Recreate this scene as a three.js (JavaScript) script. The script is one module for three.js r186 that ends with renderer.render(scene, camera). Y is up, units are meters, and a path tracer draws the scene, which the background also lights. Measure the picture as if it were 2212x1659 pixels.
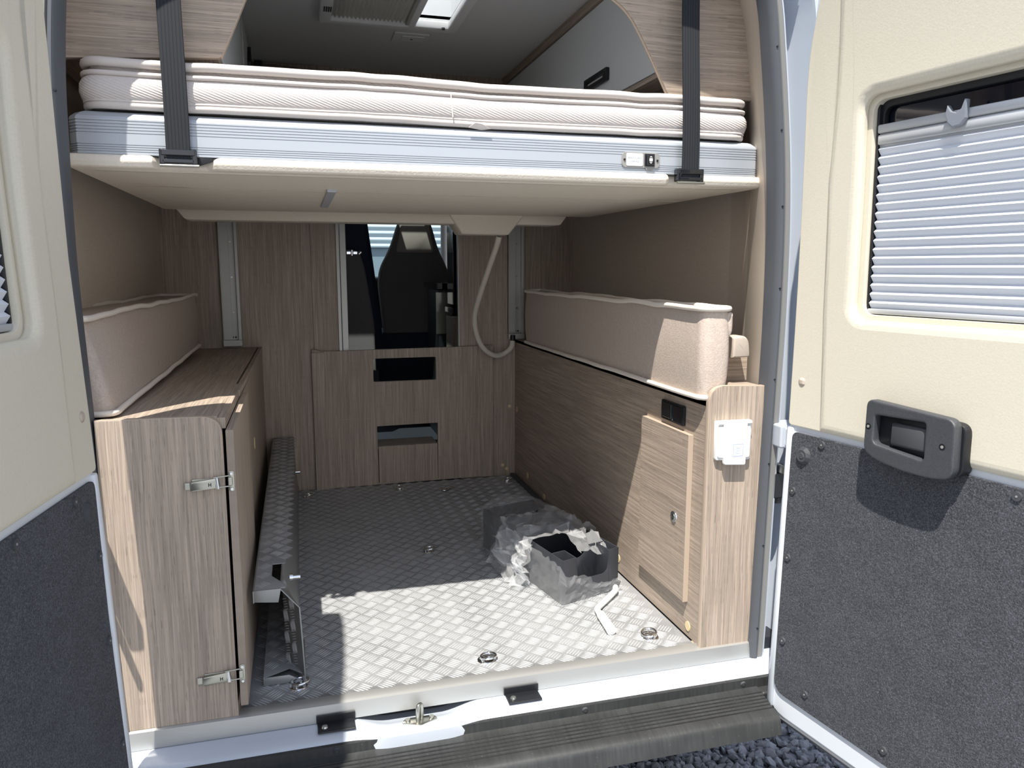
import * as THREE from 'three';
import { RoundedBoxGeometry } from 'three/addons/geometries/RoundedBoxGeometry.js';
import { TessellateModifier } from 'three/addons/modifiers/TessellateModifier.js';
import { mergeGeometries, toCreasedNormals, mergeVertices } from 'three/addons/utils/BufferGeometryUtils.js';

// ---------------------------------------------------------------- camera, sky, sun, exposure
const scene = new THREE.Scene();
const camera = new THREE.PerspectiveCamera(2 * Math.atan(1659 / 2 / 1655) * 180 / Math.PI, 2212 / 1659, 0.05, 200);
camera.position.set(-0.37, 1.0, 1.70);
{
  const yaw = 15.6 * Math.PI / 180, pitch = 8.6 * Math.PI / 180;
  camera.lookAt(-0.37 + Math.sin(yaw) * Math.cos(pitch), 1.0 - Math.sin(pitch), 1.70 - Math.cos(yaw) * Math.cos(pitch));
}
const renderer = new THREE.WebGLRenderer({ antialias: true });
renderer.toneMapping = THREE.LinearToneMapping;
renderer.toneMappingExposure = 0.56;
renderer.shadowMap.enabled = true;
{
  const w = 64, h = 128, d = new Float32Array(w * h * 4);
  for (let j = 0; j < h; j++) {
    const el = ((j + 0.5) / h - 0.5) * Math.PI, s = Math.sin(Math.max(el, 0));
    const k = Math.pow(s, 0.75);
    let c = [2.85 - 1.85 * k, 2.9 - 1.65 * k, 3.0 - 1.15 * k];
    if (el < 0) c = [0.7, 0.7, 0.7];
    for (let i = 0; i < w; i++) d.set([c[0], c[1], c[2], 1], (j * w + i) * 4);
  }
  const t = new THREE.DataTexture(d, w, h, THREE.RGBAFormat, THREE.FloatType);
  t.mapping = THREE.EquirectangularReflectionMapping; t.magFilter = THREE.LinearFilter; t.needsUpdate = true;
  scene.background = t; scene.environment = t;
}
const sun = new THREE.DirectionalLight(new THREE.Color(1.0, 0.955, 0.88), 15.5);
sun.position.set(-2.68, 10, 4.2); sun.target.position.set(0, 0, 0);
sun.castShadow = true; sun.shadow.radius = 1; sun.shadow.mapSize.set(4096, 4096);
Object.assign(sun.shadow.camera, { left: -6, right: 6, top: 8, bottom: -8, near: 0.5, far: 40 });
sun.shadow.camera.updateProjectionMatrix();
scene.add(sun, sun.target);

// ---------------------------------------------------------------- helpers
let seed = 12345;
const rnd = () => { seed = (seed * 1664525 + 1013904223) >>> 0; return seed / 4294967296; };
const V = (x, y, z) => new THREE.Vector3(x, y, z);
const lerp = (a, b, t) => a + (b - a) * t;
const clamp = (x, a = 0, b = 1) => Math.min(b, Math.max(a, x));
const smooth = (a, b, x) => { const t = clamp((x - a) / (b - a)); return t * t * (3 - 2 * t); };
const interp = (x, X, Y) => { let i = 0; while (i < X.length - 2 && x > X[i + 1]) i++; return lerp(Y[i], Y[i + 1], clamp((x - X[i]) / (X[i + 1] - X[i]))); };
const h2 = (i, j) => { let n = (i * 374761393 + j * 668265263) | 0; n = Math.imul(n ^ (n >>> 13), 1274126177); return ((n ^ (n >>> 16)) >>> 0) / 4294967296; };
function vnoise(x, y, px = 0, py = 0) {
  const xi = Math.floor(x), yi = Math.floor(y), fx = x - xi, fy = y - yi, u = fx * fx * (3 - 2 * fx), v = fy * fy * (3 - 2 * fy);
  const X = (i) => px ? ((i % px) + px) % px : i, Y = (j) => py ? ((j % py) + py) % py : j;
  return lerp(lerp(h2(X(xi), Y(yi)), h2(X(xi + 1), Y(yi)), u), lerp(h2(X(xi), Y(yi + 1)), h2(X(xi + 1), Y(yi + 1)), u), v);
}
const clean = (g) => { g = g.index ? g.toNonIndexed() : g; for (const k of Object.keys(g.attributes)) if (!['position', 'normal', 'uv'].includes(k)) g.deleteAttribute(k); if (!g.attributes.normal) g.computeVertexNormals(); if (!g.attributes.uv) g.setAttribute('uv', new THREE.BufferAttribute(new Float32Array(g.attributes.position.count * 2), 2)); g.clearGroups(); return g; };
const merge = (l) => mergeGeometries(l.map(clean));
// uv in metres by the dominant direction of each face; v runs along the grain axis
function uvm(g, grain = 'y', off = 0) {
  g = clean(g); const p = g.attributes.position, uv = g.attributes.uv, gi = 'xyz'.indexOf(grain);
  const a = V(), b = V(), c = V(), n = V();
  for (let i = 0; i < p.count; i += 3) {
    a.fromBufferAttribute(p, i); b.fromBufferAttribute(p, i + 1); c.fromBufferAttribute(p, i + 2);
    n.copy(b).sub(a).cross(c.clone().sub(a));
    const m = [Math.abs(n.x), Math.abs(n.y), Math.abs(n.z)], d = m.indexOf(Math.max(...m));
    let ax = [0, 1, 2].filter((k) => k !== d);
    let vi = ax.includes(gi) ? gi : ax[1], ui = ax.find((k) => k !== vi);
    [a, b, c].forEach((q, k) => uv.setXY(i + k, q.getComponent(ui) + off + d * 0.137, q.getComponent(vi) + off * 1.7));
  }
  return g;
}
function box(x0, x1, y0, y1, z0, z1, r = 0.0015, seg = 2) {
  const w = Math.abs(x1 - x0), h = Math.abs(y1 - y0), d = Math.abs(z1 - z0);
  r = Math.min(r, w / 2.01, h / 2.01, d / 2.01);
  const g = r > 0 ? new RoundedBoxGeometry(w, h, d, seg, r) : new THREE.BoxGeometry(w, h, d);
  g.translate((x0 + x1) / 2, (y0 + y1) / 2, (z0 + z1) / 2); return g;
}
function shape(pts, holes = []) {
  const s = new THREE.Shape(pts.map((p) => new THREE.Vector2(p[0], p[1])));
  for (const h of holes) s.holes.push(new THREE.Path(h.map((p) => new THREE.Vector2(p[0], p[1]))));
  return s;
}
// outline with rounded corners: [x, y, r] each
function rpoly(pts, n = 6) {
  const out = [];
  for (let i = 0; i < pts.length; i++) {
    const p = pts[i], a = pts[(i + pts.length - 1) % pts.length], b = pts[(i + 1) % pts.length], r = p[2] || 0;
    if (!r) { out.push([p[0], p[1]]); continue; }
    const da = Math.hypot(a[0] - p[0], a[1] - p[1]), db = Math.hypot(b[0] - p[0], b[1] - p[1]), ra = Math.min(r, da * 0.49), rb = Math.min(r, db * 0.49);
    const s = [p[0] + (a[0] - p[0]) / da * ra, p[1] + (a[1] - p[1]) / da * ra], e = [p[0] + (b[0] - p[0]) / db * rb, p[1] + (b[1] - p[1]) / db * rb];
    for (let k = 0; k <= n; k++) { const t = k / n, q = 1 - t; out.push([q * q * s[0] + 2 * q * t * p[0] + t * t * e[0], q * q * s[1] + 2 * q * t * p[1] + t * t * e[1]]); }
  }
  return out;
}
const rrect = (x0, x1, y0, y1, r, n = 6) => rpoly([[x0, y0, r], [x1, y0, r], [x1, y1, r], [x0, y1, r]], n);
function dense(pts, step = 0.05) {
  const o = [];
  for (let i = 0; i < pts.length; i++) { const a = pts[i], b = pts[(i + 1) % pts.length], n = Math.max(1, Math.ceil(Math.hypot(b[0] - a[0], b[1] - a[1]) / step)); for (let k = 0; k < n; k++) o.push([lerp(a[0], b[0], k / n), lerp(a[1], b[1], k / n)]); }
  return o;
}
// plate in local (x, y), thickness from z = 0 to depth
function plate(pts, depth, bevel = 0.0012, holes = [], bs = 2) {
  const [bt, bz] = Array.isArray(bevel) ? bevel : [bevel, bevel];
  const g = new THREE.ExtrudeGeometry(shape(pts, holes), { depth: Math.max(depth - 2 * bt, 1e-5), bevelEnabled: bt > 0, bevelThickness: bt, bevelSize: bz, bevelOffset: -bz, bevelSegments: bs, curveSegments: 8 });
  g.translate(0, 0, bt); return g;
}
function remap(g, f, crease = 0.55) {
  g = clean(g); const p = g.attributes.position;
  const o = f(0.1, 0.1, 0.1), x = f(0.101, 0.1, 0.1), y = f(0.1, 0.101, 0.1), z = f(0.1, 0.1, 0.101);
  const s = (q) => V(q[0] - o[0], q[1] - o[1], q[2] - o[2]);
  const flip = s(x).cross(s(y)).dot(s(z)) < 0;
  for (let i = 0; i < p.count; i++) p.setXYZ(i, ...f(p.getX(i), p.getY(i), p.getZ(i)));
  if (flip) for (const k of ['position', 'uv']) { const a = g.attributes[k], n = a.itemSize; for (let i = 0; i < a.count; i += 3) for (let c = 0; c < n; c++) { const t = a.array[(i + 1) * n + c]; a.array[(i + 1) * n + c] = a.array[(i + 2) * n + c]; a.array[(i + 2) * n + c] = t; } }
  g.deleteAttribute('normal'); return toCreasedNormals(g, crease);
}
function cyl(a, b, r0, r1 = r0, seg = 20) {
  const d = b.clone().sub(a), g = new THREE.CylinderGeometry(r1, r0, d.length(), seg);
  g.applyQuaternion(new THREE.Quaternion().setFromUnitVectors(V(0, 1, 0), d.clone().normalize())); g.translate((a.x + b.x) / 2, (a.y + b.y) / 2, (a.z + b.z) / 2); return g;
}
const ball = (p, r, s = 12) => { const g = new THREE.SphereGeometry(r, s, s); g.translate(p.x, p.y, p.z); return g; };
function tube(pts, r, n = 64, closed = false, rs = 10, tension = 0.5) { return new THREE.TubeGeometry(new THREE.CatmullRomCurve3(pts, closed, 'catmullrom', tension), n, r, rs, closed); }
// rings: arrays of points; closed = every ring is a closed loop; caps close the ends
function loft(rings, closed = true, cap0 = false, cap1 = false, crease = 0.6) {
  const n = rings[0].length, pos = [], idx = [], uv = [];
  rings.forEach((r, i) => { let d = 0; r.forEach((q, k) => { if (k) d += q.distanceTo(r[k - 1]); pos.push(q.x, q.y, q.z); uv.push(d, i * 0.05); }); });
  const m = closed ? n : n - 1;
  for (let i = 0; i < rings.length - 1; i++) for (let k = 0; k < m; k++) { const a = i * n + k, b = i * n + (k + 1) % n, c = a + n, d = b + n; idx.push(a, b, d, a, d, c); }
  const cap = (i, rev) => { // triangulate the end loop in its own plane
    const r = rings[i], m = V(), e = V(), f = V(); for (let k = 0; k < n; k++) m.add(e.copy(r[k]).sub(r[0]).cross(f.copy(r[(k + 1) % n]).sub(r[0])));
    const d = [Math.abs(m.x), Math.abs(m.y), Math.abs(m.z)], ax = [0, 1, 2].filter((k) => k !== d.indexOf(Math.max(...d)));
    const c2 = r.map((q) => new THREE.Vector2(q.getComponent(ax[0]), q.getComponent(ax[1])));
    for (const t of THREE.ShapeUtils.triangulateShape(c2, [])) { const w = [e.copy(r[t[1]]).sub(r[t[0]]).cross(f.copy(r[t[2]]).sub(r[t[0]])).dot(m) > 0 ? t : [t[0], t[2], t[1]]][0]; rev ? idx.push(i * n + w[0], i * n + w[2], i * n + w[1]) : idx.push(i * n + w[0], i * n + w[1], i * n + w[2]); }
  };
  if (cap0) cap(0, true); if (cap1) cap(rings.length - 1, false);
  const g = new THREE.BufferGeometry(); g.setAttribute('position', new THREE.Float32BufferAttribute(pos, 3)); g.setAttribute('uv', new THREE.Float32BufferAttribute(uv, 2)); g.setIndex(idx);
  return toCreasedNormals(g.toNonIndexed(), crease);
}
// closed loop round a rounded rectangle in the ground plane
function footprint(x0, x1, z0, z1, r, off, y, nc = 6, step = 0.06) {
  const c = dense(rrect(x0, x1, z0, z1, Math.max(r, 0.001), nc), step), cx = (x0 + x1) / 2, cz = (z0 + z1) / 2, hx = (x1 - x0) / 2, hz = (z1 - z0) / 2;
  return c.map(([x, z]) => V(cx + (x - cx) * (hx + off) / hx, y, cz + (z - cz) * (hz + off) / hz));
}
const names = {};
function named(n) { const k = names[n] = (names[n] ?? -1) + 1; return k ? n + '_' + String(k).padStart(3, '0') : n; }
function fin(o) { o.castShadow = o.receiveShadow = true; return o; }
function part(name, g, m, parent, label) { const o = fin(new THREE.Mesh(clean(g), m)); o.name = name; if (label) o.userData.label = label; parent.add(o); return o; }
function thing(name, label, category, pos = [0, 0, 0], group) { const o = new THREE.Group(); o.name = named(name); o.position.set(...pos); o.userData = { label, category }; if (group) o.userData.group = group; scene.add(o); return o; }
function struct(name, label, category = 'van interior') { const o = new THREE.Group(); o.name = name; o.userData = { label, category, kind: 'structure' }; scene.add(o); return o; }
function one(name, label, category, g, m, kind) { const o = fin(new THREE.Mesh(clean(g), m)); o.name = named(name); o.userData = { label, category }; if (kind) o.userData.kind = kind; scene.add(o); return o; }

// ---------------------------------------------------------------- textures and materials
function tex(w, h, fn, sx, sy, srgb = true) {
  const d = new Uint8Array(w * h * 4);
  for (let j = 0; j < h; j++) for (let i = 0; i < w; i++) { const c = fn(i, j); const k = (j * w + i) * 4; for (let q = 0; q < 3; q++) d[k + q] = clamp(c[q], 0, 255); d[k + 3] = 255; }
  const t = new THREE.DataTexture(d, w, h, THREE.RGBAFormat); t.wrapS = t.wrapT = THREE.RepeatWrapping; t.magFilter = THREE.LinearFilter; t.minFilter = THREE.LinearMipmapLinearFilter; t.generateMipmaps = true;
  if (srgb) t.colorSpace = THREE.SRGBColorSpace; t.repeat.set(1 / sx, 1 / sy); t.needsUpdate = true; return t;
}
const S = 512;
const streak = (i, j, k) => vnoise((i + 9 * vnoise(i / S * 8 + k, j / S * 5, 8, 5)) / S * 160 + k * 31, j / S * 7, 0, 7);
function woodTex(base, amp) {
  return tex(S, S, (i, j) => {
    const fine = vnoise(i / S * 256, j / S * 10, 256, 10), mid = vnoise((i + 14 * vnoise(i / S * 6, j / S * 4, 6, 4)) / S * 90, j / S * 5, 90, 5), wide = vnoise(i / S * 9, j / S * 2, 9, 2);
    const pore = vnoise(i / S * 256 + 77, j / S * 28, 256, 28) > 0.80 ? -1 : 0;
    const v = (fine - 0.5) * 0.8 + (mid - 0.5) * 0.7 + (wide - 0.5) * 0.25 + pore * 0.45;
    return base.map((c) => c * (1 + v * amp));
  }, 0.30, 0.8);
}
const woodBump = tex(S, S, (i, j) => { const v = 128 + (vnoise(i / S * 256, j / S * 10, 256, 10) - 0.5) * 150; return [v, v, v]; }, 0.30, 0.8, false);
const M = {};
const std = (o) => new THREE.MeshStandardMaterial(o), phy = (o) => new THREE.MeshPhysicalMaterial(o);
M.wood = std({ map: woodTex([163, 148, 133], 0.24), roughness: 0.55, bumpMap: woodBump, bumpScale: 0.0003 });
M.woodDark = M.wood;
M.edge = std({ color: 0xae9d8c, roughness: 0.5 });
const grainTex = (b, a, n) => tex(256, 256, (i, j) => { const v = (h2(i, j) - 0.5) * a + (vnoise(i / 256 * n, j / 256 * n, n, n) - 0.5) * a; return b.map((c) => c + v); }, 0.2, 0.2);
const grainBump = tex(256, 256, (i, j) => { const v = 128 + (vnoise(i / 256 * 90, j / 256 * 90, 90, 90) - 0.5) * 200; return [v, v, v]; }, 0.2, 0.2, false);
M.cream = std({ map: grainTex([204, 198, 181], 5, 120), roughness: 0.52, bumpMap: grainBump, bumpScale: 0.00012 });
M.creamBed = std({ map: grainTex([222, 213, 198], 5, 60), roughness: 0.6, bumpMap: grainBump, bumpScale: 0.0003 });
M.felt = std({ map: tex(512, 512, (i, j) => { const a = h2(i, j), b = vnoise(i / 2.2, j / 2.2), c = vnoise(i / 512 * 12, j / 512 * 12, 12, 12); const v = (a > 0.93 ? 46 : 0) + (b - 0.5) * 44 + (c - 0.5) * 6; return [60 + v, 62 + v, 67 + v * 1.03]; }, 0.38, 0.38), roughness: 0.85, bumpMap: grainBump, bumpScale: 0.0006 });
M.lining = std({ map: grainTex([200, 187, 172], 8, 100), roughness: 0.9 });
M.pillarTrim = std({ map: grainTex([180, 168, 154], 5, 100), roughness: 0.6 });
M.ceiling = std({ map: grainTex([216, 218, 218], 4, 100), roughness: 0.8 });
M.whiteBoard = std({ color: 0xdfe3e4, roughness: 0.35 });
M.paint = phy({ color: 0xb9c0c9, roughness: 0.35, clearcoat: 0.7, clearcoatRoughness: 0.15 });
M.paintEdge = phy({ color: 0xd3d8de, roughness: 0.35, clearcoat: 0.6, clearcoatRoughness: 0.15 });
M.rubber = std({ color: 0x4e5156, roughness: 0.6 });
M.rubberGrey = std({ color: 0x7a7a77, roughness: 0.7 });
M.plastic = std({ map: grainTex([62, 64, 68], 8, 120), roughness: 0.5, bumpMap: grainBump, bumpScale: 0.0002 });
M.bumper = std({ map: tex(512, 256, (i, j) => { const s = vnoise(i / 512 * 20, j / 256 * 9, 20, 9) * 10 + (h2(i, j) > 0.9994 ? 50 : 0) + (vnoise(i / 512 * 220, j / 256 * 8, 220, 8) - 0.5) * 10; return [42 + s, 43 + s, 43 + s]; }, 0.9, 0.3), roughness: 0.5 });
M.black = std({ color: 0x16181c, roughness: 0.45 });
M.blackGloss = phy({ color: 0x0c0f16, roughness: 0.12, clearcoat: 0.6 });
M.navy = std({ color: 0x1b2132, roughness: 0.8 });
M.aluShaded = std({ color: 0x989998, roughness: 0.42, metalness: 0.7 });  // darker aluminium: the door shade on the wheel rail is put into the colour
M.alu = std({ color: 0xb9b9b6, roughness: 0.38, metalness: 0.7, bumpMap: tex(256, 256, (i, j) => { const v = 110 + 60 * vnoise(i / 256 * 3, j / 256 * 128, 3, 128); return [v, v, v]; }, 0.2, 0.2, false), bumpScale: 0.00006 });
M.aluFrame = std({ color: 0xb4bac1, roughness: 0.42, metalness: 0.35 });
M.aluRail = std({ map: tex(256, 256, (i, j) => { const v = vnoise(i / 256 * 60, j / 256 * 3, 60, 3) * 14 + (h2(i >> 1, j >> 3) > 0.985 ? -50 : 0); return [176 + v, 176 + v, 172 + v]; }, 0.16, 0.5), roughness: 0.45, metalness: 0.55 });
M.tread = std({ color: 0xbfc1c3, roughness: 0.34, metalness: 0.4 });
M.treadBase = std({ map: tex(512, 512, (i, j) => { const v = (vnoise(i / 512 * 10, j / 512 * 10, 10, 10) - 0.5) * 26 + (h2(i, j) - 0.5) * 22; return [152 + v, 153 + v, 154 + v]; }, 0.6, 0.6), roughness: 0.48, metalness: 0.3 });
M.chrome = std({ color: 0xe2e3e4, roughness: 0.12, metalness: 1 });
M.steel = std({ color: 0xb9b8ae, roughness: 0.28, metalness: 1 });
const clothNoise = (b, a) => tex(256, 256, (i, j) => { const v = (h2(i, j) - 0.5) * a + (vnoise(i / 256 * 40, j / 256 * 40, 40, 40) - 0.5) * a * 0.5; return b.map((c) => c + v); }, 0.12, 0.12);
M.cushion = std({ map: clothNoise([186, 172, 160], 26), roughness: 0.9, bumpMap: grainBump, bumpScale: 0.0004 });
M.piping = std({ map: clothNoise([225, 216, 205], 10), roughness: 0.85 });
M.mattress = std({ map: clothNoise([208, 200, 194], 8), roughness: 0.9 });
M.knit = std({ map: clothNoise([208, 200, 195], 8), roughness: 0.9, bumpMap: tex(128, 128, (i, j) => { const v = 128 + 90 * Math.sin((i + 2 * j) / 128 * Math.PI * 2 * 4) * (0.7 + 0.3 * h2(i >> 1, j >> 1)); return [v, v, v]; }, 0.06, 0.045, false), bumpScale: 0.0011 });
M.strap = std({ map: tex(128, 128, (i, j) => { const r = Math.abs(((i / 128 * 7) % 1) - 0.5) * 2, w = (j + (i >> 2) * 3) % 8 < 4 ? 1 : 0; const v = r > 0.72 ? -16 : (w ? 13 : -4) + (h2(i, j) - 0.5) * 14; return [21 + v, 25 + v, 31 + v]; }, 0.048, 0.03), roughness: 0.8 });
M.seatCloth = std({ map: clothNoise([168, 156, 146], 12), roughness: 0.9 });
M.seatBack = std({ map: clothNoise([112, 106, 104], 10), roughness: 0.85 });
M.rope = std({ map: tex(64, 64, (i, j) => { const v = 9 * Math.sin((i + j) / 64 * Math.PI * 8); return [212 + v, 204 + v, 190 + v]; }, 0.05, 0.03), roughness: 0.9 });
M.whitePlastic = std({ color: 0xe2e2e0, roughness: 0.4 });
M.greyPlastic = std({ color: 0x8e8d8a, roughness: 0.5 });
M.tabGrey = std({ color: 0x7d838c, roughness: 0.5 });
M.blindCloth = std({ color: 0xcdd2da, roughness: 0.6 });
M.blindRail = std({ color: 0xb9bcc0, roughness: 0.42, metalness: 0.3 });
M.blindGrey = phy({ color: 0xa9a8a2, roughness: 0.9, transmission: 0.06, thickness: 0 });
M.binPlastic = std({ color: 0x33353a, roughness: 0.38 });
M.film = phy({ color: 0xf7f8f9, roughness: 0.16, transmission: 0.9, thickness: 0, ior: 1.35, side: THREE.DoubleSide, specularIntensity: 1 });
M.glassDark = phy({ color: 0x0b0f1c, roughness: 0.06, clearcoat: 0.4 });
M.glass = phy({ color: 0xdfe8ea, roughness: 0.02, transmission: 1, thickness: 0, ior: 1.45 });
M.filmMilky = phy({ color: 0xf8f9fa, roughness: 0.24, transmission: 0.84, thickness: 0, ior: 1.4, side: THREE.DoubleSide });
M.acrylic = phy({ color: 0xffffff, roughness: 0.6, transmission: 0.85, thickness: 0 });
M.dot = std({ color: 0xd8c49a, roughness: 0.6 });
M.stone = std({ map: clothNoise([134, 136, 139], 34), roughness: 0.8 });
M.dirt = std({ map: grainTex([134, 137, 140], 34, 40), roughness: 1 });
M.cladding = std({ color: 0xa3b2b9, roughness: 0.5 });
M.cladLow = std({ color: 0x70808a, roughness: 0.6 });
M.darkFloor = std({ color: 0x23252b, roughness: 0.6 });

// ---------------------------------------------------------------- ground and the building ahead of the van
const ground = struct('ground', 'dark slate gravel yard under and round the van', 'ground');
part('soil', box(-14, 14, -0.72, -0.62, -16, 10, 0), M.dirt, ground);
{
  const gs = [0, 1, 2].map((k) => { const g = (() => { const q = new THREE.IcosahedronGeometry(0.016, 0); q.deleteAttribute('normal'); q.deleteAttribute('uv'); return mergeVertices(q); })(); const p = g.attributes.position; for (let i = 0; i < p.count; i++) { const r = 0.78 + 0.4 * h2(i + 3, k + 9); p.setXYZ(i, p.getX(i) * 1.15 * r, p.getY(i) * 0.62 * r, p.getZ(i) * (0.85 + 0.12 * k) * r); } return clean(g.toNonIndexed()); });
  const q = new THREE.Quaternion(), e = new THREE.Euler();
  gs.forEach((g) => {
    g.computeVertexNormals();
    const N = 5200, im = new THREE.InstancedMesh(g, M.stone, N); im.name = 'gravel'; im.userData = { kind: 'stuff', label: 'loose slate chippings' };
    for (let i = 0; i < N; i++) {
      const x = lerp(0.2, 2.4, rnd()), z = lerp(-1.3, 1.0, rnd()), s = 0.5 + rnd() * 1.1;
      e.set(rnd() * 6, rnd() * 6, rnd() * 6); q.setFromEuler(e);
      im.setMatrixAt(i, new THREE.Matrix4().compose(V(x, -0.615 + rnd() * 0.012, z), q, V(s, s, s)));
      const b = 0.7 + rnd() * 0.6; im.setColorAt(i, new THREE.Color(b, b, b * 1.02));
    }
    fin(im); ground.add(im);
  });
}
{
  const b = thing('warehouse', 'pale corrugated metal building seen through the cab windscreen', 'building', [0, -0.62, -10]);
  const prof = []; for (let i = 0; i <= 400; i++) { const y = 1.92 + i * 0.0085; prof.push([y, 0.013 * Math.sin(i / 400 * Math.PI * 2 * 36)]); }
  part('cladding', loft([-6, 8].map((x) => prof.map(([y, d]) => V(x, y, d))), false, false, false, 1.2), M.cladding, b);
  part('plinth', box(-6, 8, 0, 1.92, -0.2, -0.05, 0.01), M.cladLow, b);
  part('wall_core', box(-6, 8, 1.92, 5.3, -0.3, -0.06, 0.01), M.cladLow, b);
}

// ---------------------------------------------------------------- the van shell
// half width of the lining at height y
const sideX = (y) => interp(y, [-0.7, 1.25, 1.5, 1.7, 1.9], [0.925, 0.915, 0.885, 0.84, 0.76]);
const OPR = [[-0.075, 0.762], [-0.03, 0.765], [0.25, 0.771], [0.5, 0.776], [0.7, 0.780], [0.86, 0.783], [1.09, 0.781], [1.25, 0.772], [1.37, 0.760], [1.5, 0.744], [1.63, 0.724], [1.73, 0.69], [1.80, 0.61], [1.835, 0.48], [1.85, 0.25], [1.852, 0]];
const OPL = [[1.85, -0.25], [1.835, -0.48], [1.80, -0.63], [1.73, -0.715], [1.63, -0.755], [1.5, -0.772], [1.37, -0.783], [1.25, -0.787], [1.09, -0.790], [0.98, -0.790], [0.7, -0.783], [0.5, -0.778], [0.25, -0.772], [-0.03, -0.762], [-0.075, -0.760]];
const opening = [...OPR, ...OPL].map(([y, x]) => new THREE.Vector2(x, y));
function sweepOpening(profile, pts = opening, crease = 0.6) {
  const c = new THREE.CatmullRomCurve3(pts.map((p) => V(p.x, p.y, 0)), false, 'centripetal'), N = 140, rings = [];
  for (let i = 0; i <= N; i++) {
    const p = c.getPoint(i / N), t = c.getTangent(i / N), n = V(t.y, -t.x, 0).normalize();
    rings.push(profile.map(([o, z]) => V(p.x + n.x * o, p.y + n.y * o, z)));
  }
  return loft(rings, true, true, true, crease);
}
{
  const s = struct('trim_1', 'grey black rubber seal running round the rear door opening', 'door seal');
  part('seal_bulb', sweepOpening([[0, -0.03], [0, 0.006], [0.004, 0.018], [0.011, 0.024], [0.018, 0.021], [0.020, 0.014], [0.020, -0.03]]), M.rubber, s);
  part('seal_grip', sweepOpening([[0.0205, -0.03], [0.0205, 0.012], [0.024, 0.017], [0.036, 0.016], [0.040, 0.008], [0.040, -0.03]]), M.rubberGrey, s);
  for (const sg of [1, -1]) { // small vent holes read as dark pins on the bulb
    for (const y of [0.05, 0.28, 0.5, 0.72, 0.95, 1.15, 1.33, 1.52]) {
      const x = interp(y, OPR.map((p) => p[0]), OPR.map((p) => p[1])) * sg + sg * 0.011 - (sg < 0 ? interp(y, [0, 1.3, 1.6], [-0.002, 0.014, 0.028]) : 0);
      part('seal_pin', cyl(V(x, y, 0.020), V(x, y, 0.0255), 0.0022, 0.0022, 8), M.black, s);
    }
  }
}
{
  const s = struct('trim_2', 'pale grey painted steel frame outside the rear door seal', 'door frame');
  part('frame_channel', sweepOpening([[0.040, 0.012], [0.045, 0.010], [0.050, -0.078], [0.056, -0.086], [0.104, -0.088], [0.112, -0.076], [0.114, 0.022], [0.116, 0.030], [0.132, 0.026], [0.138, 0.015], [0.139, -0.12], [0.041, -0.12]]), M.paint, s);
  for (const sg of [1, -1]) {
    const X = (x) => sg * x;
    const hinge = part('hinge_arm', merge([box(X(0.80), X(0.875), 0.545, 0.605, -0.022, 0.05, 0.006), box(X(0.812), X(0.842), 0.55, 0.60, 0.04, 0.155, 0.006), cyl(V(X(0.855), 0.53, 0.045), V(X(0.855), 0.62, 0.045), 0.014)]), M.paint, s);
    part('hinge_pin', cyl(V(X(0.855), 0.525, 0.045), V(X(0.855), 0.626, 0.045), 0.006), M.steel, hinge);
    part('check_strap', merge([box(X(0.825), X(0.835), 0.47, 0.492, -0.02, 0.16, 0.003)]), M.steel, s);
    part('check_block', merge([box(X(0.812), X(0.85), 0.40, 0.47, -0.026, 0.012, 0.005), cyl(V(X(0.835), 0.475, -0.005), V(X(0.835), 0.49, -0.005), 0.012), cyl(V(X(0.835), 0.385, -0.005), V(X(0.835), 0.4, -0.005), 0.012)]), M.black, s);
  }
}
// outer skin, so that daylight enters only through openings
{
  const sh = struct('van_body', 'white sheet metal body of the camper van', 'van');
  const skin = (sg) => { const R = []; for (const z of [-0.02, -2.5, -4.6, -5.6]) R.push([[-0.25, 0.97], [0.6, 0.985], [1.2, 0.965], [1.6, 0.90], [1.85, 0.80], [1.98, 0.6], [2.0, 0], [1.965, 0], [1.93, 0.58], [1.82, 0.76], [1.6, 0.87], [1.2, 0.935], [0.6, 0.955], [-0.25, 0.94]].map(([y, x]) => V(sg * x, y, z))); return loft(R, true, true, true); };
  // roof pierced over bed and cab, plus an added opening that lights the passage
  const holes = [[-0.225, 0.19, -1.10, -0.55], [0.05, 0.32, -3.20, -2.96], [-0.60, 0.1, -2.30, -1.86]];
  const sidePanel = (sg) => { const R = []; for (const z of [-0.02, -4.3]) R.push([[-0.25, 0.97], [0.6, 0.985], [1.2, 0.965], [1.6, 0.90], [1.85, 0.80], [1.98, 0.6], [1.94, 0.6], [1.82, 0.76], [1.6, 0.87], [1.2, 0.935], [0.6, 0.955], [-0.25, 0.94]].map(([y, x]) => V(sg * x, y, z))); return loft(R, true, true, true); };
  part('side_skin', sidePanel(1), M.paint, sh); part('side_skin', sidePanel(-1), M.paint, sh);
  part('roof_skin', remap(plate([[-0.62, -4.3], [0.62, -4.3], [0.62, 0], [-0.62, 0]], 0.04, 0, holes.map(([a, b, c, d]) => [[a, c], [a, d], [b, d], [b, c]])), (x, y, z) => [x, 1.955 + z, y]), M.paint, sh);
  part('rear_header', box(-0.80, 0.80, 1.90, 1.99, -0.08, 0.03, 0.01), M.paint, sh);
  part('underbody', box(-0.94, 0.94, -0.25, -0.16, -4.4, -0.02, 0), M.black, sh);
}
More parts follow.
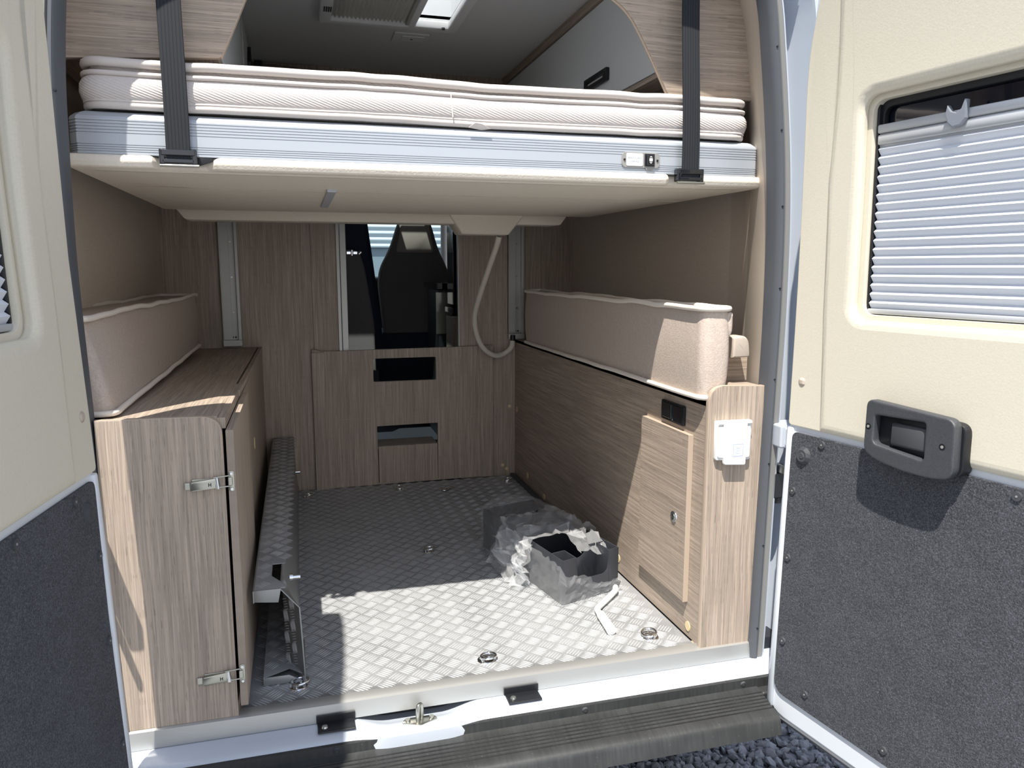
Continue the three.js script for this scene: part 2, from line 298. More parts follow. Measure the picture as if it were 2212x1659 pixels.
{
  // ceiling board with the two roof openings and the added one over the passage
  const c = struct('ceiling', 'pale grey van ceiling lining', 'ceiling');
  part('ceiling_panel', remap(plate([[-0.80, -4.3], [0.80, -4.3], [0.80, -0.02], [-0.80, -0.02]], 0.02, 0, [[-0.225, 0.19, -1.10, -0.55], [0.13, 0.30, -3.16, -3.06], [-0.60, 0.1, -2.30, -1.90]].map(([a, b, x, d]) => [[a, x], [a, d], [b, d], [b, x]])), (x, y, z) => [x, 1.85 + z, y]), M.ceiling, c);
  for (const [x0, x1, z0, z1] of [[-0.225, 0.19, -1.10, -0.55]]) {
    part('shaft', merge([box(x0 - 0.012, x0, 1.86, 1.98, z0, z1, 0), box(x1, x1 + 0.012, 1.86, 1.98, z0, z1, 0), box(x0, x1, 1.86, 1.98, z0 - 0.012, z0, 0), box(x0, x1, 1.86, 1.98, z1, z1 + 0.012, 0)]), M.whiteBoard, c);
  }
  part('crossbar', box(0.13, 0.30, 1.852, 1.868, -3.126, -3.112, 0.002), M.whiteBoard, c);
  part('crossbar', box(0.06, 0.178, 1.955, 1.965, -0.98, -0.97, 0.002), M.whiteBoard, c);
}
one('window_1', 'small clear roof window above the cab seats', 'window', box(0.04, 0.33, 1.996, 2.0, -3.21, -2.95, 0), M.glass, 'structure');
one('window_3', 'added unseen roof window that lights the passage', 'window', box(-0.615, 0.11, 1.996, 2.0, -2.31, -1.85, 0), M.glass, 'structure');  // unseen roof opening, added to brighten the passage and the cab seats
// side walls: half width against height and depth
function wallGrid(sg, zs, y0, y1, n) {
  const op = (y) => sg > 0 ? interp(y, OPR.map((p) => p[0]), OPR.map((p) => p[1])) : -interp(y, OPL.map((p) => p[0]).reverse(), OPL.map((p) => p[1]).reverse());
  const ys = []; for (let i = 0; i <= n; i++) ys.push(lerp(y0, y1, i / n));
  const R = zs.map((z) => ys.map((y) => { const k = smooth(-0.42, -0.03, z); return V(sg * lerp(sideX(y), Math.min(op(y) + 0.012, sideX(y)), k), y, z); }));
  return loft(R.map((r) => [...r, ...[...r].reverse().map((q) => V(q.x + sg * 0.012, q.y, q.z))]), true, true, true, 0.7);
}
const zsA = [-4.3, -3, -1.9, -1.2, -0.7, -0.42], zsB = [-0.42, -0.36, -0.3, -0.22, -0.16, -0.10, -0.06, -0.031];
for (const sg of [-1, 1]) {
  const w = struct(sg < 0 ? 'wall_left' : 'wall_right', sg < 0 ? 'beige fabric side wall above the left hand locker' : 'beige fabric side wall above the right hand locker', 'wall');
  part('lining', wallGrid(sg, zsA, -0.16, 1.26, 14), M.lining, w);
  const u = struct(sg < 0 ? 'trim_6' : 'trim_7', sg < 0 ? 'beige pillar and cornice trim at the left rear corner' : 'beige pillar and cornice trim at the right rear corner', 'trim');
  part('cornice', wallGrid(sg, zsA, 1.26, 1.87, 10), M.lining, u);
  part('pillar_lining', wallGrid(sg, zsB.slice(0, 4), -0.16, 1.87, 24), M.lining, u);
  part('pillar_trim', wallGrid(sg, zsB.slice(3), -0.16, 1.87, 24), M.pillarTrim, u);
  if (sg > 0) { // moulded lip on the rear pillar trim
    const lip = remap(plate(rpoly([[0.700, 0.770], [0.700, 0.825, 0.01], [0.745, 0.828, 0.03], [0.752, 0.770, 0.01]]), 0.05, 0.008, [], 3), (x, y, z) => [x + 0.012, y, -0.095 + z], 0.5);
    part('trim_lip', lip, M.pillarTrim, u);
  }
}
// ---------------------------------------------------------------- floor of tread plate
const tread = {};
{
  // one raised bar: a low lens, two rows of facets
  const bar = (L, W, H) => { const n = 6, R = []; for (let i = 0; i <= n; i++) { const t = i / n * 2 - 1, w = W * Math.sqrt(Math.max(0.02, 1 - t * t)), h = H * Math.sqrt(Math.max(0.0, 1 - t * t)); R.push([V(t * L, 0, -w), V(t * L, h * 0.85, -w * 0.5), V(t * L, h * 0.85, w * 0.5), V(t * L, 0, w)]); } return loft(R, false, false, false, 1.4); };
  const group = (ang) => { const l = []; for (let k = -2; k <= 2; k++) { const g = bar(0.0188, 0.0020, 0.0021); g.translate(0.0012 * (Math.abs(k) - 1) * (k % 2 ? 1 : -1), 0, k * 0.0076); l.push(g); } const m = merge(l); m.rotateY(ang); return m; };
  tread.A = group(-Math.PI / 4); tread.B = group(Math.PI / 4);
  tread.fill = (parent, cells, mat, f) => { // cells: list of [u, v, which]; f maps to a matrix
    for (const w of ['A', 'B']) { const l = cells.filter((c) => c[2] === w); const im = new THREE.InstancedMesh(tread[w], mat, l.length); im.name = 'tread_bars'; im.userData = { kind: 'stuff', label: 'raised five bar tread pattern' }; l.forEach((c, i) => im.setMatrixAt(i, f(c[0], c[1]))); fin(im); parent.add(im); }
  };
}
{
  const f = struct('floor', 'aluminium five bar tread plate floor of the garage', 'floor');
  part('plate', box(-0.532, 0.622, -0.004, 0.0, -1.80, -0.022, 0.001), M.treadBase, f);
  const cells = [], p = 0.058;
  for (let a = -20; a <= 22; a++) for (let b = -2; b < 34; b++) for (const [dx, w] of [[0, 'A'], [0.5, 'B']]) {
    const x = -0.196 + (a + dx) * p, z = -0.076 - (b + dx - 0.5) * p;
    if (x > -0.515 && x < 0.605 && z < -0.036 && z > -1.79) cells.push([x, z, w]);
  }
  tread.fill(f, cells, M.tread, (x, z) => new THREE.Matrix4().makeTranslation(x, -0.0002, z));
  part('subfloor', box(-0.94, 0.94, -0.16, -0.005, -4.3, -0.02, 0), M.darkFloor, f);
  part('edge_strip', box(0.598, 0.618, 0.0, 0.012, -1.8, -0.95, 0.003), M.plastic, f);
}
{
  const s = struct('trim_3', 'aluminium edge profile at the rear of the tread plate floor', 'sill profile');
  const prof = [[-0.03, 0.0], [-0.03, 0.0035], [0.002, 0.0035], [0.006, 0.001], [0.012, -0.034], [0.012, -0.037], [0.008, -0.037], [0.003, -0.004], [0.0, 0.0]];
  part('profile', loft([-0.78, -0.2, 0.3, 0.775].map((x) => prof.map(([z, y]) => V(x, y, z))), true, true, true), M.alu, s);
  part('sill_board', box(-0.78, 0.775, -0.02, 0.0, -0.05, -0.0305, 0.001), M.woodDark, s);
  for (const x of [-0.322, 0.124]) {
    const b = part('hinge_bracket', merge([box(x - 0.042, x + 0.042, -0.038, -0.034, 0.010, 0.056, 0.002), box(x - 0.044, x + 0.044, -0.036, -0.018, 0.0125, 0.016, 0.001)]), M.black, s);
    part('rivet', cyl(V(x - 0.026, -0.0345, 0.036), V(x - 0.026, -0.0305, 0.036), 0.008, 0.006, 14), M.steel, b);
  }
}
{
  const s = struct('trim_4', 'glossy white painted rear sill below the aluminium profile', 'sill');
  const xs = []; for (let i = 0; i <= 120; i++) xs.push(-0.86 + i * 1.72 / 120);
  const rings = xs.map((x) => {
    const k = smooth(-0.30, -0.20, x) * (1 - smooth(-0.075, 0.02, x));
    const dy = -0.024 * k, dz = 0.0105 * k, fl = -0.012 * k;
    return [[-0.03, -0.09], [-0.03, -0.038 + dy], [0.014, -0.038 + dy], [0.024, -0.036 + dy * 0.8], [0.045, -0.039 - 0.012 * k], [0.062, -0.045 - 0.003 * k], [0.074 + dz * 1.6, -0.0495], [0.0805 + dz * 1.1, -0.057 + fl], [0.0805 + dz * 1.1, -0.09]].map(([z, y]) => V(x, y, z));
  });
  part('sill_panel', loft(rings, true, true, true, 1.0), M.paint, s);
  const st = part('striker', merge([remap(plate(rpoly([[-0.045, 0.0, 0.01], [0, -0.022, 0.004], [0.045, 0.0, 0.012], [0.03, 0.014, 0.006], [-0.03, 0.014, 0.006]]), 0.004, 0.001), (x, y, z) => [-0.132 + x, -0.0505 + z, 0.045 - y]), tube([V(-0.137, -0.052, 0.047), V(-0.137, -0.016, 0.047), V(-0.132, -0.010, 0.043), V(-0.127, -0.016, 0.039), V(-0.127, -0.052, 0.038)], 0.0048, 30)]), M.steel, s, 'zinc plated door striker');
  for (const dx of [-0.028, 0.028]) part('bolt', cyl(V(-0.132 + dx, -0.048, 0.042), V(-0.132 + dx, -0.042, 0.042), 0.007, 0.006, 6), M.steel, st);
}
{
  const b = thing('rear_bumper_step', 'ribbed dark grey plastic step along the rear bumper', 'bumper', [0, 0, 0]);
  const prof = [[0.070, -0.15], [0.070, -0.052], [0.0865, -0.052], [0.088, -0.074], [0.104, -0.079]];
  for (let k = 0; k < 6; k++) { const z = 0.106 + k * 0.0105; prof.push([z, -0.079 - k * 0.0022], [z + 0.001, -0.0825 - k * 0.0022], [z + 0.004, -0.0825 - k * 0.0022], [z + 0.005, -0.0795 - k * 0.0022]); }
  prof.push([0.173, -0.0925], [0.183, -0.095], [0.190, -0.100], [0.194, -0.108], [0.202, -0.140], [0.196, -0.143], [0.10, -0.15]);
  const g = loft([-0.714, -0.3, 0.3, 0.741].map((x) => prof.map(([z, y]) => V(x, y, z))), true, true, true, 0.5);
  part('step_moulding', uvm(g, 'z'), M.bumper, b);
  for (const [a, e] of [[0.741, 0.93], [-0.97, -0.714]]) part('step_end', uvm(merge([box(a, e, -0.15, -0.078, 0.07, 0.115, 0.006), box(a, e, -0.12, -0.052, 0.07, 0.0865, 0.002)]), 'z'), M.bumper, b);
  for (const x of [-0.70, -0.325, 0.265, 0.70]) { const sc = part('screw', cyl(V(x, -0.063, 0.0855), V(x, -0.064, 0.0895), 0.0085, 0.007, 18), M.plastic, b); part('screw_recess', cyl(V(x, -0.064, 0.0885), V(x, -0.0642, 0.0905), 0.0032, 0.0032, 8), M.steel, sc); }
}

// ---------------------------------------------------------------- rear doors
const DR = { Y: [-0.3, -0.049, 0.414, 0.628, 0.923, 1.189, 1.393, 1.589, 1.8], X: [0.744, 0.746, 0.758, 0.764, 0.767, 0.766, 0.759, 0.74, 0.70], z: 0.13, a: 9.5 * Math.PI / 180, s: 1 };
const DL = { Y: [-0.3, 0.013, 0.338, 0.632, 0.9, 1.144, 1.376, 1.451, 1.8], X: [-0.718, -0.725, -0.74, -0.746, -0.757, -0.767, -0.769, -0.766, -0.72], z: 0.15, a: 7.6 * Math.PI / 180, s: -1 };
function rearDoor(D, name, label) {
  const d = struct(name, label, 'door'), ca = Math.cos(D.a), sa = Math.sin(D.a);
  // s along the door from the hinge, y up, n towards the inside
  const hx = (y) => (interp(y - 0.05, D.Y, D.X) + interp(y, D.Y, D.X) + interp(y + 0.05, D.Y, D.X)) / 3;
  const map = (s, y, n) => [hx(y) + D.s * (sa * s - ca * n), y, D.z + ca * s + sa * n];
  const at = (s, y, n) => V(...map(s, y, n));
  const P = (pts, n0, depth, bevel, holes, bs, crease) => { let g = clean(plate(dense(pts, 0.06), depth, bevel, holes, bs)); g.computeBoundingBox(); const z = g.boundingBox.getSize(V()); g = toCreasedNormals(g, crease ?? 0.45);
    { const p = g.attributes.position, N = g.attributes.normal, q0 = 0; // the broad faces stay flat up to their rolled edges
      for (let i = 0; i < p.count; i += 3) { const a = p.getZ(i), f = Math.abs(a - p.getZ(i + 1)) + Math.abs(a - p.getZ(i + 2)); if (f < 1e-5 && (a > depth - 1e-4 || a < 1e-4)) for (let k = 0; k < 3; k++) N.setXYZ(i + k, 0, 0, a > depth / 2 ? 1 : -1); } }
    if (z.x > 0.3) g = new TessellateModifier(0.10, 16).modify(g);
    const q = g.attributes.position, N = g.attributes.normal, keep = N.array.slice();
    const P0 = q.array.slice(); g = remap(g, (x, y, n) => map(x, y, n0 + n), 0.45); const o = g.attributes.normal, flip = D.s < 0;
    for (let i = 0; i < o.count; i++) {
      let j = i; if (flip) j = i % 3 === 1 ? i + 1 : i % 3 === 2 ? i - 1 : i;
      const a = keep[j * 3], c = keep[j * 3 + 1], e = keep[j * 3 + 2], yy = P0[j * 3 + 1], t = (hx(yy + 0.08) - hx(yy - 0.08)) / 0.16;
      const X = D.s * (sa * a - ca * e), Z = ca * a + sa * e, v = V(X, c - t * X, Z).normalize(); o.setXYZ(i, v.x, v.y, v.z);
    }
    return g; };
  const b = (s0, s1, y0, y1, n0, n1, r) => remap(box(s0, s1, y0, y1, n0, n1, r), map, 0.7);
  const topY = (s) => 1.70 + 0.16 * Math.sin(clamp(s / 0.77) * Math.PI / 2);
  const outline = (i, yb) => { const o = [[i, yb, 0.05 - i], [0.775 - i, yb, 0.02]]; for (let k = 0; k <= 10; k++) { const s = lerp(0.775 - i, 0.10, k / 10); o.push([s, topY(s) - i]); } o.push([0.05 + i, 1.62 - i, 0.05], [0.012 + i, 1.48, 0.1], [i, 1.30, 0.1]); return o; };
  const win = rrect(0.175, 0.625, 0.903, 1.342, 0.028, 8);
  const winB = rrect(0.17, 0.63, 0.898, 1.347, 0.03, 8);
  part('door_shell', P(rpoly(outline(0, -0.112), 5), -0.058, 0.055, 0.006, [dense(rrect(0.147, 0.653, 0.873, 1.371, 0.05, 8), 0.06)], 3), M.paintEdge, d);
  part('frame_edge', b(-0.002, 0.016, -0.098, 0.622, -0.05, 0.004, 0.004), M.paintEdge, d);
  // upper lining: hinge side strip and the main moulding standing slightly proud, rolled edge round the window
  const lo = 0.627;
  part('lining_strip', P(rpoly([[0.0, lo, 0.01], [0.105, lo], [0.09, 0.9], [0.084, 1.18], [0.112, 1.56], [0.13, 1.66], [0.06, 1.60, 0.04], [0.010, 1.46, 0.1], [0.002, 1.28, 0.1]], 5), -0.006, 0.009, 0.003), M.cream, d);
  const main = [[0.096, lo]]; main.push([0.770, lo, 0.006]); for (let k = 0; k <= 8; k++) { const s = lerp(0.770, 0.13, k / 8); main.push([s, topY(s) - 0.012]); } main.push([0.105, 1.56], [0.076, 1.18], [0.082, 0.9]);
  part('lining_main', P(rpoly(main, 5), -0.020, 0.030, [0.012, 0.020], [dense(rrect(0.164, 0.636, 0.890, 1.354, 0.036, 8), 0.05)], 6, 0.4), M.cream, d);
  part('window_reveal', P(rrect(0.150, 0.65, 0.876, 1.368, 0.05, 8), -0.050, 0.036, 0.001, [dense(rrect(0.174, 0.626, 0.901, 1.344, 0.030, 8), 0.05)], 2, 0.4), M.cream, d);
  part('cap', remap(((g) => { g.scale(1, 1, 0.35); g.translate(0.035, 0.735, 0.003); return g; })(new THREE.SphereGeometry(0.0105, 18, 10)), map, 1.2), M.pillarTrim, d, 'pale cover cap');
  // window and its pleated blind
  const w = part('window_pane', P(dense(winB, 0.06), -0.052, 0.005, 0.001), M.glassDark, d);
  part('gasket', P(winB, -0.046, 0.014, 0.003, [dense(rrect(0.187, 0.613, 0.915, 1.33, 0.02, 8), 0.06)]), M.black, w);
  const n0 = -0.030, bl = [], pitch = 0.0188; let y = 1.252;
  const up = []; let k = 0; while (y > 0.912) { up.push([y, n0 + (k % 2 ? 0.0085 : 0)]); y -= pitch * (k % 2 ? 0.66 : 0.34); k++; }
  const rings = [0.1835, 0.6165].map((s) => up.map(([yy, n]) => at(s, yy, n)));
  const blind = part('blind_cloth', loft(rings, false, false, false, 0.2), M.blindCloth, d, 'white pleated blind cloth');
  const rail = part('blind_rail', merge([b(0.1815, 0.6185, 1.277, 1.295, n0 - 0.004, n0 + 0.012, 0.004), b(0.1815, 0.6185, 1.254, 1.275, n0 - 0.004, n0 + 0.011, 0.004), b(0.182, 0.618, 1.25, 1.296, n0 - 0.005, n0 + 0.004, 0.001)]), M.blindRail, d);
  part('guide_channel', merge([b(0.176, 0.1815, 0.906, 1.339, n0 - 0.01, n0 + 0.006, 0.001), b(0.6185, 0.624, 0.906, 1.339, n0 - 0.01, n0 + 0.006, 0.001)]), M.black, d);
  part('bottom_rail', b(0.182, 0.618, 0.903, 0.914, n0 - 0.004, n0 + 0.010, 0.002), M.blindRail, d);
  const tab = [[-0.018, 0.016], [-0.010, 0.004], [0, 0.0], [0.010, 0.006], [0.016, 0.022], [0.020, 0.021], [0.019, -0.012], [0.010, -0.024], [-0.006, -0.026], [-0.017, -0.016], [-0.022, 0.0]];
  part('grip', P(tab.map(([a, c]) => [0.362 + a, 1.288 + c]), n0 + 0.010, 0.012, 0.002), M.tabGrey, rail, 'grey thumb grip of the blind');
  // dark lower panel with studs
  part('lower_panel', uvDoor(P(rpoly([[0.0185, 0.0 - 0.05, 0.035], [0.755, -0.058, 0.02], [0.755, 0.613, 0.006], [0.014, 0.613, 0.02]], 6), -0.003, 0.0055, 0.001), D), M.felt, d);
  for (const [s, yy] of [[0.107, 0.598], [0.031, 0.470], [0.032, 0.302], [0.037, 0.089], [0.119, -0.010], [0.339, -0.021], [0.316, 0.598], [0.549, 0.598], [0.56, -0.025], [0.72, 0.30], [0.72, 0.09], [0.72, 0.47]]) {
    const st = part('stud', merge([cyl(at(s, yy, 0.001), at(s, yy, 0.0058), 0.0100, 0.0085, 18)]), M.plastic, d);
    part('stud_pin', cyl(at(s, yy, 0.0056), at(s, yy, 0.0064), 0.0022, 0.002, 8), M.greyPlastic, st);
  }
  const lathe = new THREE.LatheGeometry([[0, 0.010], [0.006, 0.010], [0.008, 0.008], [0.014, 0.009], [0.018, 0.006], [0.021, 0.002], [0.0225, 0.0]].map(([r, h]) => new THREE.Vector2(r, h)), 32);
  lathe.rotateX(Math.PI / 2); lathe.translate(0.055, 0.562, 0.001);
  part('rubber_stop', remap(lathe, map, 0.6), M.plastic, d);
  part('bottom_seal', merge([remap(loft([0.02, 0.3, 0.76].map((s) => [[-0.128, -0.03], [-0.108, -0.03], [-0.106, -0.010], [-0.114, 0.0], [-0.126, -0.008]].map(([yy, n]) => V(s, yy, n))), true, true, true), map), remap(tube(D.s < 0 ? [V(0.09, -0.118, -0.03), V(0.05, -0.117, -0.03), V(0.03, -0.112, -0.03)] : [V(0.09, -0.118, -0.012), V(0.03, -0.105, -0.012), V(0.002, -0.07, -0.014), V(-0.004, 0.0, -0.018), V(-0.005, 0.06, -0.02)], 0.009, 30), map, 1.2)]), M.rubber, d);
  return { d, map, at, P, b };
}
function uvDoor(g, D) { // metres along the door and up
  g = clean(g); const p = g.attributes.position, u = g.attributes.uv; for (let i = 0; i < p.count; i++) u.setXY(i, (p.getZ(i) - D.z) / Math.cos(D.a), p.getY(i)); return g;
}
rearDoor(DL, 'door_1', 'open left rear door in shade with cream lining over dark felt panel');
const rd = rearDoor(DR, 'door_2', 'open right rear door in sun with cream lining and black handle');
{
  const { d, P, b, at, map } = rd;
  const pts = rpoly([[0.254, 0.622, 0.018], [0.29, 0.607, 0.04], [0.36, 0.599, 0.06], [0.42, 0.600, 0.05], [0.456, 0.610, 0.022], [0.452, 0.722, 0.02], [0.254, 0.733, 0.018]], 6);
  const hole = rpoly([[0.277, 0.643, 0.012], [0.393, 0.632, 0.008], [0.391, 0.706, 0.006], [0.277, 0.702, 0.006]], 5);
  const h = part('handle', P(pts, 0.026, 0.022, 0.005, [hole], 3, 0.45), M.plastic, d, 'dark grey inner door handle bezel');
  part('housing', P(rpoly([[0.264, 0.618, 0.02], [0.462, 0.61, 0.02], [0.460, 0.712, 0.02], [0.266, 0.722, 0.02]], 6), 0.0, 0.028, 0.003), M.black, h);
  part('pull_flap', merge([b(0.31, 0.391, 0.645, 0.693, 0.026, 0.040, 0.006)]), M.plastic, h);
  part('recess_floor', b(0.272, 0.398, 0.628, 0.710, 0.020, 0.030, 0.001), M.black, h);
  for (const [s, y] of [[0.264, 0.676], [0.43, 0.667]]) { part('screw_hole', merge([cyl(at(s, y, 0.0445), at(s, y, 0.0485), 0.0072, 0.0065, 18)]), M.black, h); part('screw', cyl(at(s, y, 0.046), at(s, y, 0.0492), 0.0030, 0.003, 10), M.greyPlastic, h); }
}

// ---------------------------------------------------------------- back wall of vertical wood boards, the partition and the rails
{
  const w = struct('wall_back', 'dark oak partition boards between garage and living area', 'wall');
  const Z0 = -1.84, Z1 = -1.82;
  const bd = (x0, x1, y0, y1, o) => part('board', uvm(box(x0, x1, y0, y1, Z0, Z1, 0.001), 'y', o), M.woodDark, w);
  bd(-0.93, -0.3055, -0.01, 1.85, 0.1); bd(-0.3045, -0.195, -0.01, 1.85, 0.6); bd(0.358, 0.93, -0.01, 1.85, 0.3);
  bd(-0.194, 0.357, 1.62, 1.85, 0.9);
  part('jamb', merge([box(-0.196, -0.181, 0.0, 1.62, -1.845, -1.812, 0.002), box(-0.179, -0.152, 0.0, 1.62, -1.865, -1.822, 0.002)]), M.aluRail, w);
  part('jamb', box(0.352, 0.3575, 0.0, 1.62, -1.845, -1.818, 0.001), M.aluRail, w);
  const l = part('door_latch', merge([box(-0.15, -0.10, 1.06, 1.075, -1.86, -1.835, 0.003), cyl(V(-0.125, 1.055, -1.835), V(-0.125, 1.08, -1.835), 0.006), cyl(V(-0.095, 1.062, -1.84), V(-0.085, 1.072, -1.84), 0.008)]), M.chrome, w);
  for (const [x, y] of [[0.585, 0.03], [0.60, 0.34], [0.565, 0.05]]) part('plug', cyl(V(x, y, -1.82), V(x, y, -1.8185), 0.008, 0.008, 14), M.dot, w);
}
{
  const p = thing('partition_panel', 'loose oak panel with two slots standing against the passage', 'panel', [0, 0, -1.8185]);
  const pts = rpoly([[-0.316, 0.0], [0.513, 0.006], [0.511, 0.641], [0.375, 0.637], [-0.278, 0.632], [-0.292, 0.640, 0.008], [-0.316, 0.643]]);
  part('panel_board', uvm(plate(pts, 0.018, 0.001, [rrect(-0.048, 0.240, 0.486, 0.593, 0.006, 3), [[-0.038, 0.0], [-0.038, 0.279], [0.245, 0.281], [0.245, 0.0]].map((q, i) => i === 0 ? [-0.036, 0.012] : i === 3 ? [0.243, 0.012] : q)]), 'y', 0.2), M.woodDark, p);
  part('lower_flap', uvm(box(-0.033, 0.242, 0.004, 0.183, 0.001, 0.017, 0.001), 'y', 0.8), M.woodDark, p);
  part('slot_tray', uvm(box(-0.036, 0.243, 0.166, 0.182, -0.14, 0.0, 0.001), 'x', 0.8), M.woodDark, p);
  part('side_strip', uvm(box(-0.318, -0.262, -0.002, 0.628, 0.018, 0.026, 0.002), 'y', 0.4), M.woodDark, p);
  part('side_strip', uvm(box(0.449, 0.513, 0.004, 0.636, 0.018, 0.022, 0.001), 'y', 0.9), M.woodDark, p);
  part('seam_strip', uvm(box(-0.26, 0.445, 0.318, 0.3195, 0.0175, 0.0184, 0), 'x'), M.edge, p);
}
for (const [x, lab] of [[-0.643, 'aluminium bed lift rail on back wall above the left locker'], [0.628, 'aluminium bed lift rail on back wall beside the looped rope']]) {
  const r = thing('lift_rail', lab, 'rail', [x, 0.672, -1.82], 'bed lift rails');
  part('rail_profile', merge([box(-0.038, 0.026, 0, 0.73, 0, 0.006, 0.001), box(-0.038, -0.034, 0, 0.73, 0, 0.024, 0.001), box(0.024, 0.038, 0, 0.73, 0, 0.026, 0.002), box(-0.038, 0.0, 0, 0.73, 0.006, 0.012, 0.001)]), M.aluRail, r);
  part('end_cap', box(-0.040, 0.040, -0.006, 0.022, 0, 0.034, 0.003), M.aluRail, r);
  for (const y of [0.14, 0.29, 0.44, 0.59]) part('screw', cyl(V(0.008, y, 0.006), V(0.008, y, 0.0095), 0.0055, 0.0045, 12), M.steel, r);
  part('bolt_pair', merge([cyl(V(0.0, 0.032, 0.006), V(0.0, 0.032, 0.010), 0.004), cyl(V(0.012, 0.032, 0.006), V(0.012, 0.032, 0.010), 0.004)]), M.black, r);
}
// ---------------------------------------------------------------- left locker
{
  const c = thing('left_locker', 'low oak locker along the left side with rounded end panel', 'locker', [0, 0, 0]);
  const endPts = rpoly([[-0.778, 0.004], [-0.535, 0.004], [-0.535, 0.690, 0.045], [-0.778, 0.692]], 8);
  part('end_panel', uvm(plate(endPts, 0.016, 0.0015), 'y', 0.33).translate(0, 0, -0.016), M.wood, c);
  part('end_edging', remap(plate(rpoly([[-0.778, 0.004], [-0.5342, 0.004], [-0.5342, 0.6908, 0.045], [-0.778, 0.6928]], 8), 0.0155, 0.0005, [rpoly([[-0.775, 0.006], [-0.5365, 0.006], [-0.5365, 0.6885, 0.043], [-0.775, 0.6905]], 8)]), (x, y, z) => [x, y, -0.0158 + z]), M.edge, c);
  const hexa = (p) => { const g = new THREE.BoxGeometry(1, 1, 1); const q = g.attributes.position; for (let i = 0; i < q.count; i++) { const k = (q.getX(i) > 0 ? 1 : 0) + (q.getY(i) > 0 ? 2 : 0) + (q.getZ(i) > 0 ? 4 : 0); q.setXYZ(i, ...p[k]); } g.computeVertexNormals(); return g; };
  const yt = (z) => 0.6885 + 0.0165 * z; // the top falls slightly towards the front of the van
  const slab = (x0, x1, z0, z1, t) => hexa([[x0, yt(z0) - t, z0], [x1, yt(z0) - t, z0], [x0, yt(z0), z0], [x1, yt(z0), z0], [x0, yt(z1) - t, z1], [x1, yt(z1) - t, z1], [x0, yt(z1), z1], [x1, yt(z1), z1]]);
  part('top', uvm(merge([slab(-0.775, -0.5445, -1.82, -0.017, 0.016), slab(-0.91, -0.775, -1.82, -0.44, 0.016)]), 'z', 0.5), M.wood, c);
  part('top_lid', uvm(slab(-0.5385, -0.5255, -1.82, -0.42, 0.016), 'z', 0.1), M.wood, c);
  part('side_panel', uvm(box(-0.5415, -0.5265, 0.0, 0.655, -1.82, -0.53, 0.001), 'y', 0.7), M.woodDark, c);
  part('side_rail', uvm(box(-0.5445, -0.5285, 0.66, 0.684, -0.52, -0.017, 0.001), 'z', 0.7), M.wood, c);
  part('inside', box(-0.56, -0.55, 0.0, 0.65, -1.8, -0.02, 0), M.black, c);
  const dr = part('side_hatch', uvm(box(-0.5275, -0.5115, 0.030, 0.660, -0.515, 0.004, 0.0012), 'y', 0.25), M.wood, c);
  part('edge_band', merge([box(-0.5275, -0.5115, 0.030, 0.660, 0.0035, 0.0048, 0.0004)]), M.woodDark, dr);
  part('kick_strip', uvm(box(-0.54, -0.534, 0.0, 0.028, -0.5, -0.002, 0.001), 'z'), M.woodDark, c);
  part('plug', cyl(V(-0.5265, 0.42, -0.95), V(-0.5245, 0.42, -0.95), 0.02, 0.02, 18), M.dot, c);
  // toggle latches between end panel and hatch
  for (const y of [0.545, 0.103]) {
    const l = part('toggle_latch', merge([
      remap(plate(rpoly([[-0.603, -0.010, 0.003], [-0.552, -0.011, 0.003], [-0.552, 0.011, 0.003], [-0.603, 0.010, 0.003]], 4), 0.007, 0.002), (x, yy, z) => [x, y + yy + (x + 0.575) * 0.10, 0.003 + z]),
      box(-0.615, -0.603, y - 0.010, y + 0.006, 0.002, 0.006, 0.002), box(-0.60, -0.545, y - 0.009, y + 0.012, 0.0, 0.003, 0.001)]), M.steel, c, 'nickel toggle latch');
    part('wire_bail', merge([cyl(V(-0.556, y + 0.014, 0.007), V(-0.525, y + 0.017, 0.008), 0.0017), cyl(V(-0.554, y - 0.008, 0.007), V(-0.523, y - 0.006, 0.008), 0.0017), cyl(V(-0.524, y + 0.017, 0.008), V(-0.522, y - 0.006, 0.008), 0.0017)]), M.steel, l);
    part('barrel', cyl(V(-0.550, y + 0.014, 0.007), V(-0.548, y - 0.010, 0.007), 0.0042), M.chrome, l);
    part('catch_plate', merge([remap(plate(rpoly([[-0.526, -0.018, 0.004], [-0.515, -0.018, 0.004], [-0.515, 0.026, 0.004], [-0.526, 0.026, 0.004]], 4), 0.002, 0.0005), (x, yy, z) => [x, y + yy, 0.0048 + z]), box(-0.527, -0.518, y - 0.004, y + 0.014, 0.006, 0.013, 0.002)]), M.steel, l);
    for (const dy of [-0.013, 0.021]) part('screw', cyl(V(-0.520, y + dy, 0.0066), V(-0.520, y + dy, 0.0088), 0.0038, 0.003, 12), M.chrome, l);
    part('stamped_mark', merge([box(-0.567, -0.5655, y - 0.004, y + 0.004, 0.0098, 0.0104, 0), box(-0.5625, -0.561, y - 0.004, y + 0.004, 0.0098, 0.0104, 0), box(-0.5665, -0.561, y - 0.0008, y + 0.0008, 0.0098, 0.0104, 0)]), M.black, l);
  }
}
